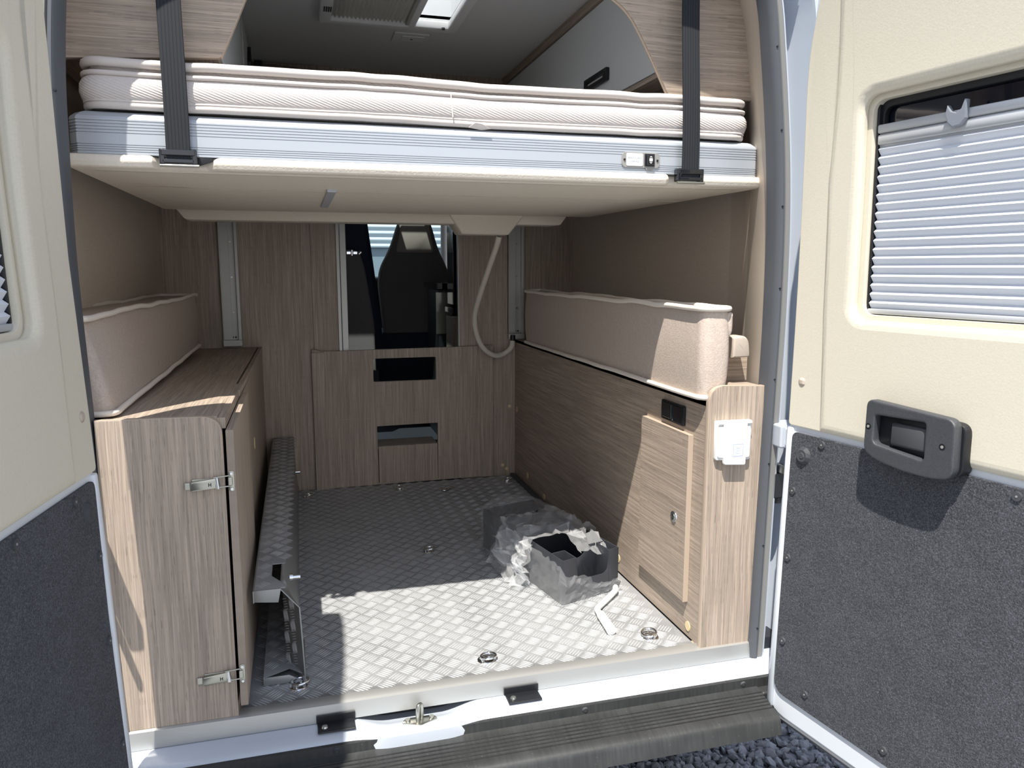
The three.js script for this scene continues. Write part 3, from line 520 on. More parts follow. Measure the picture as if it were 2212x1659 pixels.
// ---------------------------------------------------------------- right locker
{
  const c = thing('right_locker', 'long oak locker along the right side with hatch and end column', 'locker', [0, 0, 0]);
  part('side_panel', uvm(box(0.6265, 0.642, 0.0, 0.6645, -1.82, -0.0165, 0.001), 'z', 0.15), M.wood, c);
  part('end_panel', uvm(plate(rpoly([[0.6225, -0.004], [0.779, -0.004], [0.779, 0.701], [0.6225, 0.706, 0.045]], 8), 0.016, 0.0015), 'y', 0.9).translate(0, 0, -0.0165), M.wood, c);
  part('end_edging', remap(plate(rpoly([[0.6215, -0.004], [0.779, -0.004], [0.779, 0.702], [0.6215, 0.707, 0.046]], 8), 0.0155, 0.0005, [rpoly([[0.6242, -0.003], [0.780, -0.003], [0.780, 0.6995], [0.6242, 0.7045, 0.0445]], 8)]), (x, y, z) => [x, y, -0.0162 + z]), M.edge, c);
  part('top', uvm(merge([box(0.6265, 0.772, 0.650, 0.665, -1.82, -0.0165, 0.001), box(0.772, 0.90, 0.650, 0.665, -1.82, -0.44, 0.001)]), 'z', 0.4), M.wood, c);
  part('end_shelf', uvm(box(0.700, 0.778, 0.684, 0.700, -0.125, -0.0165, 0.001), 'x', 0.1), M.wood, c);
  part('upstand', uvm(box(0.704, 0.792, 0.70, 0.765, -0.118, -0.104, 0.001), 'x', 0.6), M.woodDark, c);
  const h = part('hatch', uvm(box(0.6115, 0.6262, 0.098, 0.563, -0.37, -0.082, 0.0015), 'z', 0.55), M.wood, c);
  part('edge_band', merge([box(0.6112, 0.6262, 0.098, 0.563, -0.0822, -0.0812, 0.0003), box(0.6112, 0.6262, 0.5625, 0.5636, -0.37, -0.082, 0.0003)]), M.edge, h);
  const lk = part('lock', merge([cyl(V(0.6118, 0.32, -0.147), V(0.6085, 0.32, -0.147), 0.0165, 0.0155, 26)]), M.chrome, h);
  part('keyhole', merge([cyl(V(0.609, 0.32, -0.147), V(0.6072, 0.32, -0.147), 0.009, 0.0088, 18)]), M.steel, lk);
  part('key_slot', box(0.6068, 0.6075, 0.312, 0.328, -0.1485, -0.1455, 0), M.black, lk);
  for (const [y, z] of [[0.03, -0.075], [0.045, -0.55], [0.02, -1.35], [0.33, -1.78], [0.05, -1.6]]) part('plug', cyl(V(0.6262, y, z), V(0.6245, y, z), 0.0135, 0.0135, 18), M.dot, c, 'tan cover plug');
}
{
  const s = thing('twin_switch', 'black two gang switch set above the right locker hatch', 'switch', [0.6265, 0.605, -0.192]);
  part('frame', remap(plate(rrect(-0.066, 0.066, -0.0275, 0.0275, 0.006), 0.008, 0.002, [rrect(-0.058, -0.004, -0.022, 0.022, 0.004, 3), rrect(0.0, 0.058, -0.022, 0.022, 0.004, 3)]), (x, y, z) => [-z, y, x]), M.black, s);
  part('back', box(-0.003, 0.0, -0.026, 0.026, -0.064, 0.064, 0.001), M.black, s);
  part('rocker', box(-0.010, -0.002, -0.021, 0.021, -0.057, -0.005, 0.003), M.blackGloss, s);
  part('rocker', box(-0.007, -0.002, -0.021, 0.021, 0.001, 0.057, 0.003), M.blackGloss, s);
}
{
  const s = thing('covered_socket', 'white plastic power socket with hinged cover on the end column', 'socket', [0.688, 0.562, 0]);
  part('base', remap(plate(rpoly([[-0.050, -0.046, 0.006], [0.050, -0.05, 0.006], [0.052, 0.055, 0.006], [-0.052, 0.056, 0.006]], 4), 0.012, 0.003), (x, y, z) => [x, y, z]), M.whitePlastic, s);
  const cv = part('cover', merge([plate(rpoly([[-0.030, -0.057, 0.006], [0.032, -0.061, 0.006], [0.034, 0.052, 0.006], [-0.033, 0.053, 0.006]], 4), 0.012, 0.003, [], 3).translate(0, 0, 0.010), plate(rpoly([[-0.046, -0.04, 0.008], [0.047, -0.044, 0.008], [0.047, 0.04, 0.006], [-0.047, 0.042, 0.006]], 4), 0.008, 0.003, [], 3).translate(0, 0, 0.008)]), M.whitePlastic, s);
  part('hinge_roll', cyl(V(-0.046, 0.05, 0.013), V(0.048, 0.049, 0.013), 0.0055), M.whitePlastic, cv);
  const cvs = document.createElement('canvas'); cvs.width = cvs.height = 128; const x = cvs.getContext('2d');
  x.fillStyle = '#dfe4ee'; x.fillRect(0, 0, 128, 128); x.strokeStyle = '#8f99b4'; x.lineWidth = 5; x.strokeRect(6, 6, 116, 116); x.lineWidth = 4; x.beginPath(); x.moveTo(64, 22); x.lineTo(64, 44); x.moveTo(48, 46); x.lineTo(80, 46); x.lineTo(86, 96); x.lineTo(42, 96); x.closePath(); x.moveTo(58, 60); x.lineTo(58, 84); x.moveTo(70, 60); x.lineTo(70, 84); x.stroke();
  const t = new THREE.CanvasTexture(cvs); t.colorSpace = THREE.SRGBColorSpace;
  const g = new THREE.PlaneGeometry(0.030, 0.034); g.translate(0.008, -0.020, 0.0224);
  part('symbol_label', g, std({ map: t, roughness: 0.4 }), cv);
}

// ---------------------------------------------------------------- cushions standing on the lockers
function cushion(name, label, x0, x1, y0, y1, z0, z1, r, lean, wob) {
  const c = thing(name, label, 'cushion', [0, 0, 0]);
  const L = (y, q) => V(q.x + lean(y, q.z) , q.y, q.z);
  const prof = []; const n = 9; for (let i = 0; i <= n; i++) { const t = i / n; prof.push([0.006 * Math.sin(t * Math.PI) - 0.002, lerp(y0 + 0.004, y1 - 0.004, t)]); }
  const wav = (q, k) => ((vnoise(q.x * 7 + k, q.z * 7) - 0.5) + (vnoise(q.x * 19 + k, q.z * 19) - 0.5) * 0.3) * wob;
  const rings = prof.map(([o, y]) => footprint(x0, x1, z0, z1, r, o, y).map((q) => L(y, V(q.x, q.y + wav(q, 3) * ((y - y0) / (y1 - y0)), q.z))));
  part('cover', uvm(loft(rings, true, true, true, 1.0), 'y'), M.cushion, c);
  for (const [y, k] of [[y0 + 0.004, 0], [y1 - 0.002, 1]]) {
    const p = footprint(x0, x1, z0, z1, r, 0.003, y).map((q) => L(y, V(q.x + wav(q, 11) * 0.4, q.y + wav(q, 3) * k + wav(q, 17) * 0.25, q.z)));
    part('piping', tube(p, 0.0068, 320, true, 8), M.piping, c, 'white piping');
  }
  return c;
}
cushion('cushion', 'beige block cushion with white piping on the left locker', -0.890, -0.752, 0.694, 0.898, -1.56, -0.045, 0.03, (y, z) => { const k = smooth(-1.6, -0.1, z); return k * lerp(0.004, -0.046, clamp((y - 0.69) / 0.2)); }, 0.010);
{
  const c = cushion('cushion', 'slim beige cushion with white piping standing on the right locker', 0.610, 0.688, 0.669, 0.902, -1.60, -0.019, 0.030, () => 0, 0.010);
  const fl = remap(plate(rpoly([[0.655, 0.80, 0.02], [0.698, 0.83, 0.02], [0.698, 0.89, 0.01], [0.655, 0.89]]), 0.03, 0.009, [], 3), (x, y, z) => [x, y, -0.056 + z], 1.2);
  part('corner_fold', fl, M.cushion, c);
}

// ---------------------------------------------------------------- lift bed: frame, mattress, straps
const BZ = -0.10, BX0 = -0.806, BX1 = 0.802, BZ1 = -1.45;
{
  const b = thing('lift_bed', 'drop down bed base with aluminium profile frame and cream underside', 'bed', [0, 0, 0]);
  const prof = [[0.0, 1.2335]];
  for (const y of [1.239, 1.2435, 1.248, 1.2525]) prof.push([0, y - 0.0009], [-0.0018, y - 0.0005], [-0.0018, y + 0.0005], [0, y + 0.0009]);
  for (const y of [1.276, 1.282, 1.288, 1.294, 1.300]) prof.push([0, y - 0.0009], [-0.0018, y - 0.0005], [-0.0018, y + 0.0005], [0, y + 0.0009]);
  prof.push([0, 1.304], [-0.002, 1.309], [-0.010, 1.317], [-0.016, 1.320], [-0.06, 1.320]);
  const rc = (o) => [[BX0 - o, BZ1 - o], [BX1 + o, BZ1 - o], [BX1 + o, BZ - 0.018 + o], [BX1 - 0.016 + o, BZ + o], [BX0 + 0.016 - o, BZ + o], [BX0 - o, BZ - 0.018 + o]];
  part('frame_profile', loft(prof.map(([o, y]) => rc(o).map(([x, z]) => V(x, y, z))), true, true, true, 0.3), M.aluFrame, b);
  // cream padded underside with cut outs for the strap loops
  const zf = BZ + 0.010;
  const und = [[-0.815, -1.30], [0.80, -1.30], [0.815, zf, 0.012], [0.634, zf, 0.008], [0.622, zf - 0.03, 0.004], [0.548, zf - 0.03, 0.004], [0.536, zf, 0.008], [-0.520, zf, 0.008], [-0.545, zf - 0.03, 0.004], [-0.638, zf - 0.03, 0.004], [-0.650, zf, 0.008], [-0.818, zf, 0.012]];
  part('underside', remap(plate(dense(rpoly(und, 4), 0.08), 0.027, 0.010, [], 5), (x, y, z) => [x, 1.206 + z, y], 1.0), M.creamBed, b);
  // slightly sagging padded field below the board
  const R = []; for (let i = 0; i <= 14; i++) { const z = lerp(-0.16, -1.29, i / 14); R.push([]); for (let k = 0; k <= 30; k++) { const x = lerp(-0.77, 0.77, k / 30); const e = Math.min(1, Math.min(k, 30 - k) / 4) * Math.min(1, Math.min(i, 14 - i) / 3); R[i].push(V(x, 1.2055 - 0.010 * smooth(0, 1, e), z)); } }
  part('padded_field', loft(R, false, false, false, 1.2), M.creamBed, b);
  part('cross_beam', merge([remap(plate(rpoly([[-0.770, 1.206], [-0.745, 1.172, 0.01], [0.255, 1.172], [0.255, 1.22], [-0.77, 1.22]]), 0.13, 0.004), (x, y, z) => [x, y, -1.44 + z]), remap(plate(rpoly([[0.44, 1.22], [0.44, 1.172], [0.675, 1.172, 0.01], [0.70, 1.206], [0.70, 1.22]]), 0.13, 0.004), (x, y, z) => [x, y, -1.44 + z])]), M.creamBed, b);
  part('motor_cover', remap(plate(rpoly([[0.215, 1.205, 0.004], [0.262, 1.132, 0.008], [0.452, 1.130, 0.008], [0.515, 1.205, 0.004], [0.515, 1.22], [0.215, 1.22]]), 0.14, 0.008, [], 3), (x, y, z) => [x, y, -1.43 + z]), M.creamBed, b);
  part('seam', tube([V(-0.74, 1.1965, -0.40), V(-0.3, 1.195, -0.40), V(0.2, 1.195, -0.405), V(0.74, 1.196, -0.41)], 0.0016, 60, false, 6), M.pillarTrim, b);
  part('light_strip', box(-0.286, -0.262, 1.190, 1.199, -0.86, -0.34, 0.002), M.blindRail, b);
  // control plate on the frame
  const pl = part('control_plate', plate(rrect(0.412, 0.514, 1.2455, 1.2825, 0.012, 6), 0.003, 0.001).translate(0, 0, BZ), M.greyPlastic, b, 'grey plate with load label and rocker switch');
  part('plate_lip', plate(rpoly([[0.478, 1.2405, 0.002], [0.495, 1.2405, 0.002], [0.498, 1.2465], [0.475, 1.2465]]), 0.003, 0.0005).translate(0, 0, BZ), M.greyPlastic, pl);
  const cvs = document.createElement('canvas'); cvs.width = 256; cvs.height = 200; const x = cvs.getContext('2d');
  x.fillStyle = '#f6f7f9'; x.fillRect(0, 0, 256, 200); x.fillStyle = '#6d7486'; x.font = 'bold 42px sans-serif'; x.textAlign = 'center'; x.fillText('MAX LOAD', 128, 92); x.fillText('200 KG', 128, 146);
  const t = new THREE.CanvasTexture(cvs); t.colorSpace = THREE.SRGBColorSpace;
  const lg = plate(rrect(0.4235, 0.4675, 1.2495, 1.2795, 0.004, 4), 0.0012, 0.0003).translate(0, 0, BZ + 0.003); const lp = clean(lg); { const p = lp.attributes.position, u = lp.attributes.uv; for (let i = 0; i < p.count; i++) u.setXY(i, (p.getX(i) - 0.4235) / 0.044, (p.getY(i) - 1.2495) / 0.030); }
  part('load_label', lp, std({ map: t, roughness: 0.4 }), pl, 'white label reading MAX LOAD 200 KG');
  part('switch_frame', box(0.472, 0.499, 1.2495, 1.2795, BZ + 0.003, BZ + 0.005, 0.001), M.black, pl);
  const sw = part('rocker', box(0.476, 0.497, 1.252, 1.276, BZ + 0.004, BZ + 0.010, 0.002), M.blackGloss, pl);
  const arrow = (y, s) => plate([[0.4825, y], [0.4905, y], [0.4865, y + 0.003 * s]].sort(() => 0), 0.0004, 0).translate(0, 0, BZ + 0.0100);
  sw; part('bed_symbol', merge([arrow(1.2705, 1), arrow(1.2585, -1), plate(rrect(0.482, 0.491, 1.2605, 1.2685, 0.002, 3), 0.0004, 0).translate(0, 0, BZ + 0.0100)]), M.whitePlastic, pl);
  for (const xx of [0.4185, 0.507]) part('screw', cyl(V(xx, 1.264, BZ + 0.002), V(xx, 1.264, BZ + 0.005), 0.003, 0.0025, 12), M.black, pl);
}
{
  const m = thing('mattress', 'white mattress with ribbed knit border lying on the drop down bed', 'mattress', [0, 0, 0]);
  const x0 = -0.782, x1 = 0.768, z1 = BZ - 0.004, z0 = -1.42;
  const wv = (q, k, a) => (vnoise(q.x * 5.3 + k, q.z * 5.3 + k) - 0.5) * a + (vnoise(q.x * 17 + k, q.z * 17) - 0.5) * a * 0.35;
  const prof = [[-0.018, 1.3275], [-0.008, 1.331], [-0.004, 1.336], [0.002, 1.345], [0.006, 1.36], [0.005, 1.375], [0.0, 1.386], [-0.006, 1.392], [-0.012, 1.398], [-0.015, 1.403], [-0.012, 1.41], [-0.02, 1.418]];
  const rings = prof.map(([o, y], i) => footprint(x0, x1, z0, z1, 0.05, o, y, 8, 0.03).map((q) => V(q.x, q.y + wv(q, 3, 0.010) * (i > 6 ? 1 : 0.5), q.z)));
  const body = loft(rings, true, true, true, 1.2); { const p = body.attributes.position, u = body.attributes.uv; for (let i = 0; i < p.count; i++) u.setXY(i, p.getX(i) + p.getZ(i), p.getY(i)); }
  part('border', body, M.knit, m);
  const pip = (o, y, r, k, a, lab) => part('piping', tube(footprint(x0, x1, z0, z1, 0.05, o, y, 8, 0.05).map((q) => V(q.x, q.y + wv(q, k, a), q.z + wv(q, k + 5, 0.004))), r, 420, true, 10), M.mattress, m, lab);
  pip(-0.006, 1.4165, 0.0095, 3, 0.010, 'top edge roll'); pip(-0.002, 1.3945, 0.0052, 3, 0.008); pip(-0.006, 1.3325, 0.0085, 3, 0.006, 'bottom edge roll'); pip(-0.001, 1.3405, 0.0028, 3, 0.006);
  part('border_seam', cyl(V(-0.009, 1.342, BZ + 0.0035), V(-0.012, 1.392, BZ - 0.002), 0.0016, 0.0016, 8), M.mattress, m);
  const tg = remap(plate(rpoly([[-0.02, 0, 0.004], [0.012, -0.004, 0.002], [0.034, -0.001, 0.001], [0.012, 0.009, 0.004], [-0.004, 0.011, 0.004]]), 0.0015, 0.0004), (x, y, z) => [0.045 + x, 1.320 + y - 0.2 * z, BZ + 0.008 + z * 2 + y * 0.4]);
  part('care_tag', tg, M.mattress, m);
}
for (const [xb, xt, lab] of [[-0.597, -0.597, 'dark webbing strap holding the bed beside the left oak end panel'], [0.5905, 0.578, 'dark webbing strap holding the bed beside the load label plate']]) {
  const s = thing('bed_strap', lab, 'strap', [xb, 1.216, BZ + 0.016], 'bed straps');
  const w = 0.0238, pts = []; for (let i = 0; i <= 40; i++) { const t = i / 40; pts.push(V((xt - xb) * t + 0.0012 * Math.sin(t * 9), t * 0.66, 0.002 - 0.014 * t * t + 0.002 * Math.sin(t * 7))); }
  const rings = pts.map((p) => [V(p.x - w, p.y, p.z - 0.0012), V(p.x - w + 0.001, p.y, p.z + 0.0012), V(p.x, p.y, p.z + 0.0017), V(p.x + w - 0.001, p.y, p.z + 0.0012), V(p.x + w, p.y, p.z - 0.0012), V(p.x, p.y, p.z - 0.0014)]);
  const g = loft(rings, true, true, true, 0.9); { const p = g.attributes.position, u = g.attributes.uv; for (let i = 0; i < p.count; i++) u.setXY(i, (p.getX(i) - (xt - xb) * p.getY(i) / 0.66 + w) , p.getY(i)); }
  part('webbing', g, M.strap, s);
  const bk = part('buckle', merge([box(-0.033, 0.033, 0.0, 0.010, -0.010, 0.006, 0.003), box(-0.037, -0.026, -0.002, 0.030, -0.014, 0.006, 0.003), box(0.026, 0.037, -0.002, 0.030, -0.014, 0.006, 0.003), box(-0.033, 0.033, 0.016, 0.028, 0.0035, 0.008, 0.002)]), M.blackGloss, s, 'black buckle');
  part('buckle_bar', cyl(V(-0.036, -0.004, 0.003), V(0.04, -0.004, 0.003), 0.003), M.steel, bk);
  part('anchor_tongue', remap(plate([[0.03, -0.004], [0.066, 0.010], [0.066, 0.016], [0.03, 0.016]], 0.006, 0.001), (x, y, z) => [x, y, -0.022 + z]), M.black, s);
}

// ---------------------------------------------------------------- overhead lockers, ceiling fittings
{
  const c = thing('overhead_locker', 'overhead locker at left with oak end panel and slanted edge', 'locker', [0, 0, 0]);
  part('end_panel', uvm(plate([[-0.86, 1.424], [-0.512, 1.447], [-0.505, 1.449], [-0.330, 1.848], [-0.78, 1.848], [-0.85, 1.65]], 0.016, 0.001).translate(0, 0, -0.156), 'x', 0.2), M.woodDark, c);
  part('edge_band', remap(plate([[-0.5065, 1.4465], [-0.5045, 1.4465], [-0.3295, 1.848], [-0.3315, 1.848]], 0.0165, 0), (x, y, z) => [x, y, -0.1562 + z]), M.edge, c);
  part('front', box(-0.527, -0.512, 1.468, 1.848, -1.82, -0.157, 0.002), M.whiteBoard, c, 'white locker front');
  part('seam_trim', merge([box(-0.5115, -0.508, 1.47, 1.848, -1.16, -1.152, 0.001), box(-0.5115, -0.508, 1.47, 1.848, -1.10, -1.096, 0.001)]), M.aluRail, c);
  part('bottom', uvm(box(-0.87, -0.515, 1.452, 1.466, -1.82, -0.157, 0.001), 'z', 0.3), M.woodDark, c);
  part('handle', remap(plate(rpoly([[0.20, -1.52], [0.27, -1.50, 0.01], [0.33, -1.56, 0.01], [0.23, -1.60]]), 0.012, 0.002), (x, y, z) => [-0.512 + z, 1.452 + x * 1.15, y + 0.05]), M.black, c);
}
{
  const c = thing('overhead_locker', 'overhead locker at right with white door and curved oak end panel', 'locker', [0, 0, 0]);
  const pts = rpoly([[0.555, 1.430, 0.015], [0.805, 1.432, 0.004], [0.802, 1.530, 0.012], [0.838, 1.560, 0.03], [0.812, 1.625, 0.05], [0.77, 1.70, 0.04], [0.69, 1.80, 0.05], [0.60, 1.848], [0.26, 1.848], [0.345, 1.672, 0.06], [0.435, 1.632, 0.05], [0.497, 1.535, 0.05]], 6);
  part('end_panel', uvm(plate(pts, 0.016, 0.001).translate(0, 0, -0.156), 'x', 0.7), M.woodDark, c);
  const cv = rpoly([[0.555, 1.430, 0.015], [0.497, 1.535, 0.05], [0.435, 1.632, 0.05], [0.345, 1.672, 0.06], [0.26, 1.848]], 6).slice(3);
  part('edge_band', tube(cv.slice(0, cv.length).map(([x, y]) => V(x, y, -0.148)), 0.0035, 80, false, 6), M.edge, c);
  part('door', box(0.575, 0.590, 1.517, 1.815, -1.80, -0.158, 0.002), M.whiteBoard, c, 'white locker door');
  part('top_trim', uvm(box(0.568, 0.582, 1.818, 1.849, -1.82, -0.158, 0.001), 'z', 0.2), M.woodDark, c);
  part('bottom', uvm(box(0.575, 0.86, 1.500, 1.514, -1.82, -0.158, 0.001), 'z', 0.4), M.woodDark, c);
  const h = part('handle', remap(plate(rrect(-0.77, -0.58, 1.568, 1.606, 0.004, 3), 0.012, 0.002, [rrect(-0.752, -0.61, 1.582, 1.591, 0.002, 2)]), (x, y, z) => [0.575 - z, y, x]), M.black, c, 'black locker handle');
  part('handle_slot', box(0.571, 0.5745, 1.580, 1.593, -0.755, -0.607, 0), M.whitePlastic, h);
}
{
  const v = thing('roof_vent', 'beige roof vent with pleated blind half open on ceiling', 'roof vent', [0, 1.85, 0]);
  part('frame', remap(plate(rrect(-0.262, 0.212, -1.135, -0.52, 0.012), 0.026, 0.005, [rrect(-0.222, 0.038, -1.095, -0.56, 0.004, 2), rrect(0.062, 0.176, -1.088, -0.56, 0.004, 2)], 3), (x, y, z) => [x, -0.026 + z, y]), M.ceiling, v);
  const prof = []; const n = 38; for (let i = 0; i <= n; i++) prof.push([lerp(-0.222, 0.038, i / n), i % 2 ? -0.006 : -0.016]);
  part('pleated_blind', loft([-1.095, -0.56].map((z) => prof.map(([x, y]) => V(x, y, z))), false, false, false, 0.2), M.blindGrey, v);
  part('blind_bar', box(0.028, 0.040, -0.022, -0.006, -1.095, -0.56, 0.002), M.blindGrey, v);
  part('dome_pane', box(-0.225, 0.19, 0.128, 0.132, -1.10, -0.55, 0), M.acrylic, v, 'milky roof light');
  part('grille', merge([0, 1, 2, 3].map((k) => box(-0.25 + k * 0.007, -0.246 + k * 0.007, -0.029, -0.026, -1.0, -0.955, 0.001))), M.black, v);
  part('lock_knob', cyl(V(0.158, -0.03, -1.08), V(0.158, -0.024, -1.08), 0.006), M.black, v);
}
{
  const l = thing('ceiling_light', 'flat grey ceiling light behind the roof vent', 'lamp', [0.075, 1.85, -1.30]);
  part('housing', box(-0.065, 0.065, -0.006, 0, -0.054, 0.054, 0.002), M.ceiling, l);
  part('diffuser', box(-0.034, 0.05, -0.009, -0.005, -0.030, 0.030, 0.002), M.whiteBoard, l);
  part('touch_point', cyl(V(0.004, -0.0095, 0), V(0.004, -0.0088, 0), 0.005), M.black, l);
}
{
  const b = thing('wall_bolster', 'dark curved headboard above the far end of the bed', 'headboard', [0, 0, 0]);
  const pts = rpoly([[-0.50, 1.46], [-0.16, 1.46], [-0.21, 1.80, 0.06], [-0.27, 1.83, 0.05], [-0.50, 1.842]], 8);
  part('panel', plate(pts, 0.02, 0.004).translate(0, 0, -1.815), M.seatBack, b);
  part('bracket', box(-0.50, -0.47, 1.76, 1.845, -1.80, -1.775, 0.002), M.black, b);
}

// ---------------------------------------------------------------- tread plate wheel rail on the floor beside the left locker
{
  const r = thing('wheel_rail', 'folded tread plate wheel rail lying along the left locker', 'rail', [0, 0, 0]);
  const T = 0.003;
  // top flange with a notch near the open end
  part('top_flange', remap(plate([[-0.495, -1.80], [-0.408, -1.80], [-0.426, -0.265], [-0.457, -0.265], [-0.457, -0.185], [-0.424, -0.125], [-0.424, -0.108], [-0.495, -0.100]], T, 0.0008), (x, y, z) => [x, 0.249 + z, y]), M.treadBase, r);
  part('end_lip', merge([remap(plate([[-0.495, 0.224], [-0.441, 0.218], [-0.434, 0.252], [-0.495, 0.252]], T, 0.0006), (x, y, z) => [x, y, -0.103 + z])]), M.aluShaded, r);
  part('edge_flange', remap(plate([[-1.80, 0.222], [-0.10, 0.222], [-0.10, 0.251], [-1.80, 0.251]], T, 0.0006), (x, y, z) => [-0.498 + z, y, x]), M.aluShaded, r);
  const zs = [-1.80, -1.2, -0.7, -0.42, -0.34, -0.28, -0.235, -0.20, -0.15, -0.105];
  const W = (z) => { const k = smooth(-0.215, -0.10, z), m = smooth(-0.42, -0.23, z), t = lerp(-0.412, -0.431, smooth(-1.8, -0.3, z)); const X = (deep, mid, front) => lerp(lerp(deep, mid, m), front, k); return [[X(t, -0.433, -0.434), 0.2485], [X(t + 0.004, -0.432, -0.392), 0.197], [X(-0.405, -0.431, -0.388), 0.10], [X(-0.398, -0.430, -0.385), 0.004]]; };
  part('web', loft(zs.map((z) => { const w = W(z); return [...w.map(([x, y]) => V(x, y, z)), ...[...w].reverse().map(([x, y]) => V(x - T, y, z))]; }), true, true, true, 0.4), M.aluShaded, r);
  part('bottom_flange', remap(plate([[-0.485, -1.80], [-0.396, -1.80], [-0.398, -0.34], [-0.386, -0.11], [-0.425, -0.150], [-0.485, -0.118]], T, 0.0008), (x, y, z) => [x, 0.020 + z, y]), M.treadBase, r);
  part('bottom_lip', merge([remap(plate([[-0.485, 0.0015], [-0.39, 0.0015], [-0.425, 0.022], [-0.485, 0.022]], T, 0.0006), (x, y, z) => [x, y, -0.121 + z]), box(-0.392, -0.386, 0.0015, 0.02, -0.30, -0.108, 0.0005)]), M.aluShaded, r);
  const cells = []; for (let k = 0; k < 60; k++) { for (const [x, o, w] of [[-0.476, 0, 'A'], [-0.447, 0.5, 'B'], [-0.4255, 0, 'A']]) { const z = -0.135 - (k + o) * 0.029 * 2; if (z > -1.79 && !(x > -0.46 && z > -0.29)) cells.push([x + (x > -0.43 ? 0.008 * smooth(-0.2, -1.8, z) : 0), z, w]); } }
  tread.fill(r, cells, M.tread, (x, z) => new THREE.Matrix4().compose(V(x, 0.2519, z), new THREE.Quaternion(), V(0.78, 1, 0.9)));
  const c2 = []; for (let k = 0; k < 26; k++) for (const [x, o, w] of [[-0.465, 0, 'B'], [-0.436, 0.5, 'A'], [-0.412, 0, 'B']]) { const z = -0.175 - (k + o) * 0.058; if (z > -1.79) c2.push([x, z, w]); }
  tread.fill(r, c2, M.tread, (x, z) => new THREE.Matrix4().compose(V(x, 0.0229, z), new THREE.Quaternion(), V(0.8, 1, 0.9)));
  // pattern on the inner face of the flared web
  const up = new THREE.Quaternion().setFromUnitVectors(V(0, 1, 0), V(-0.93, 0, 0.36).normalize());
  const c3 = []; for (let a = 0; a < 7; a++) for (let b = 0; b < 3; b++) c3.push([-0.122 - b * 0.032, 0.03 + a * 0.029 + (b % 2) * 0.0145, (a + b) % 2 ? 'A' : 'B']);
  tread.fill(r, c3.filter(([z, y]) => y < 0.19), M.tread, (z, y) => { const w = W(z), x = interp(y, [w[3][1], w[2][1], w[1][1]], [w[3][0], w[2][0], w[1][0]]); return new THREE.Matrix4().compose(V(x - T, y, z), up, V(0.85, 1, 0.85)); });
  part('clamp_bolt', merge([cyl(V(-0.412, 0.222, -0.235), V(-0.390, 0.222, -0.235), 0.007), cyl(V(-0.416, 0.222, -0.235), V(-0.408, 0.222, -0.235), 0.011)]), M.chrome, r);
  part('clamp_bolt', merge([cyl(V(-0.404, 0.18, -1.45), V(-0.386, 0.18, -1.45), 0.006)]), M.chrome, r);
}
// ---------------------------------------------------------------- lashing rings bolted to the floor
const ringMake = () => {
  const o = new THREE.Group();
  const base = part('base_cup', new THREE.LatheGeometry([[0, 0.004], [0.010, 0.004], [0.014, 0.0025], [0.020, 0.003], [0.0225, 0.0012], [0.023, 0]].map(([r, h]) => new THREE.Vector2(r, h)), 28), M.chrome, o);
  part('bolt', merge([cyl(V(0, 0.003, 0), V(0, 0.008, 0), 0.006, 0.005, 6)]), M.steel, base);
  const t = new THREE.TorusGeometry(0.0195, 0.0034, 10, 36); t.rotateX(Math.PI / 2 - 0.14); t.translate(0.006, 0.0098, 0.002); part('ring', t, M.chrome, o);
  part('lug', box(-0.017, -0.007, 0.002, 0.010, -0.006, 0.006, 0.002), M.chrome, o);
  return o;
};
{
  const proto = ringMake();
  for (const [x, z, a, lab] of [[0.063, -0.10, 0.3, 'chrome lashing ring in sun at the middle of the floor edge'], [0.527, -0.10, 2.2, 'chrome lashing ring beside the white crank handle'], [-0.404, -0.100, 1.0, 'chrome lashing ring under the flared end of the wheel rail'], [0.046, -0.904, 0.5, 'chrome lashing ring in shade in the middle of the floor'], [0.051, -1.704, 2.6, 'chrome lashing ring below the flap of the slotted panel'], [0.555, -1.70, 1.2, 'chrome lashing ring in the back corner by the right locker'], [-0.36, -1.70, 0.4, 'chrome lashing ring at the far end of the wheel rail']]) {
    const o = proto.clone(); o.name = named('lashing_ring'); o.position.set(x, 0.0, z); o.rotation.y = a; o.userData = { label: lab, category: 'ring', group: 'floor lashing rings' }; scene.add(o);
  }
}
{
  const o = thing('shackle', 'small loose chrome shackle lying near the slotted panel', 'shackle', [0.24, 0.0, -1.63]);
  const t = new THREE.TorusGeometry(0.018, 0.004, 8, 26, 4.6); t.rotateX(Math.PI / 2); t.translate(0, 0.006, 0); part('bow', t, M.chrome, o);
  part('pin', merge([cyl(V(-0.024, 0.006, 0.006), V(0.03, 0.006, -0.014), 0.0038), cyl(V(0.03, 0.006, -0.014), V(0.05, 0.006, -0.018), 0.006, 0.003)]), M.chrome, o);
}
// ---------------------------------------------------------------- rope looped from the bed motor to the rail
{
  const o = thing('lift_rope', 'off white rope hanging in a loop between bed motor and rail', 'rope', [0, 0, 0]);
  part('rope', (() => { const g = tube([V(0.425, 1.1275, -1.34), V(0.420, 1.09, -1.36), V(0.408, 0.99, -1.46), V(0.394, 0.88, -1.56), V(0.390, 0.79, -1.64), V(0.405, 0.715, -1.68), V(0.44, 0.645, -1.71), V(0.50, 0.60, -1.74), V(0.555, 0.60, -1.765), V(0.595, 0.63, -1.772), V(0.603, 0.668, -1.772)], 0.0122, 160, false, 12); const u = g.attributes.uv; for (let i = 0; i < u.count; i++) u.setXY(i, u.getY(i) * 0.05, u.getX(i) * 0.95); return g; })(), M.rope, o);
  part('rope_end', cyl(V(0.603, 0.662, -1.772), V(0.604, 0.688, -1.772), 0.013, 0.011), M.black, o);
}
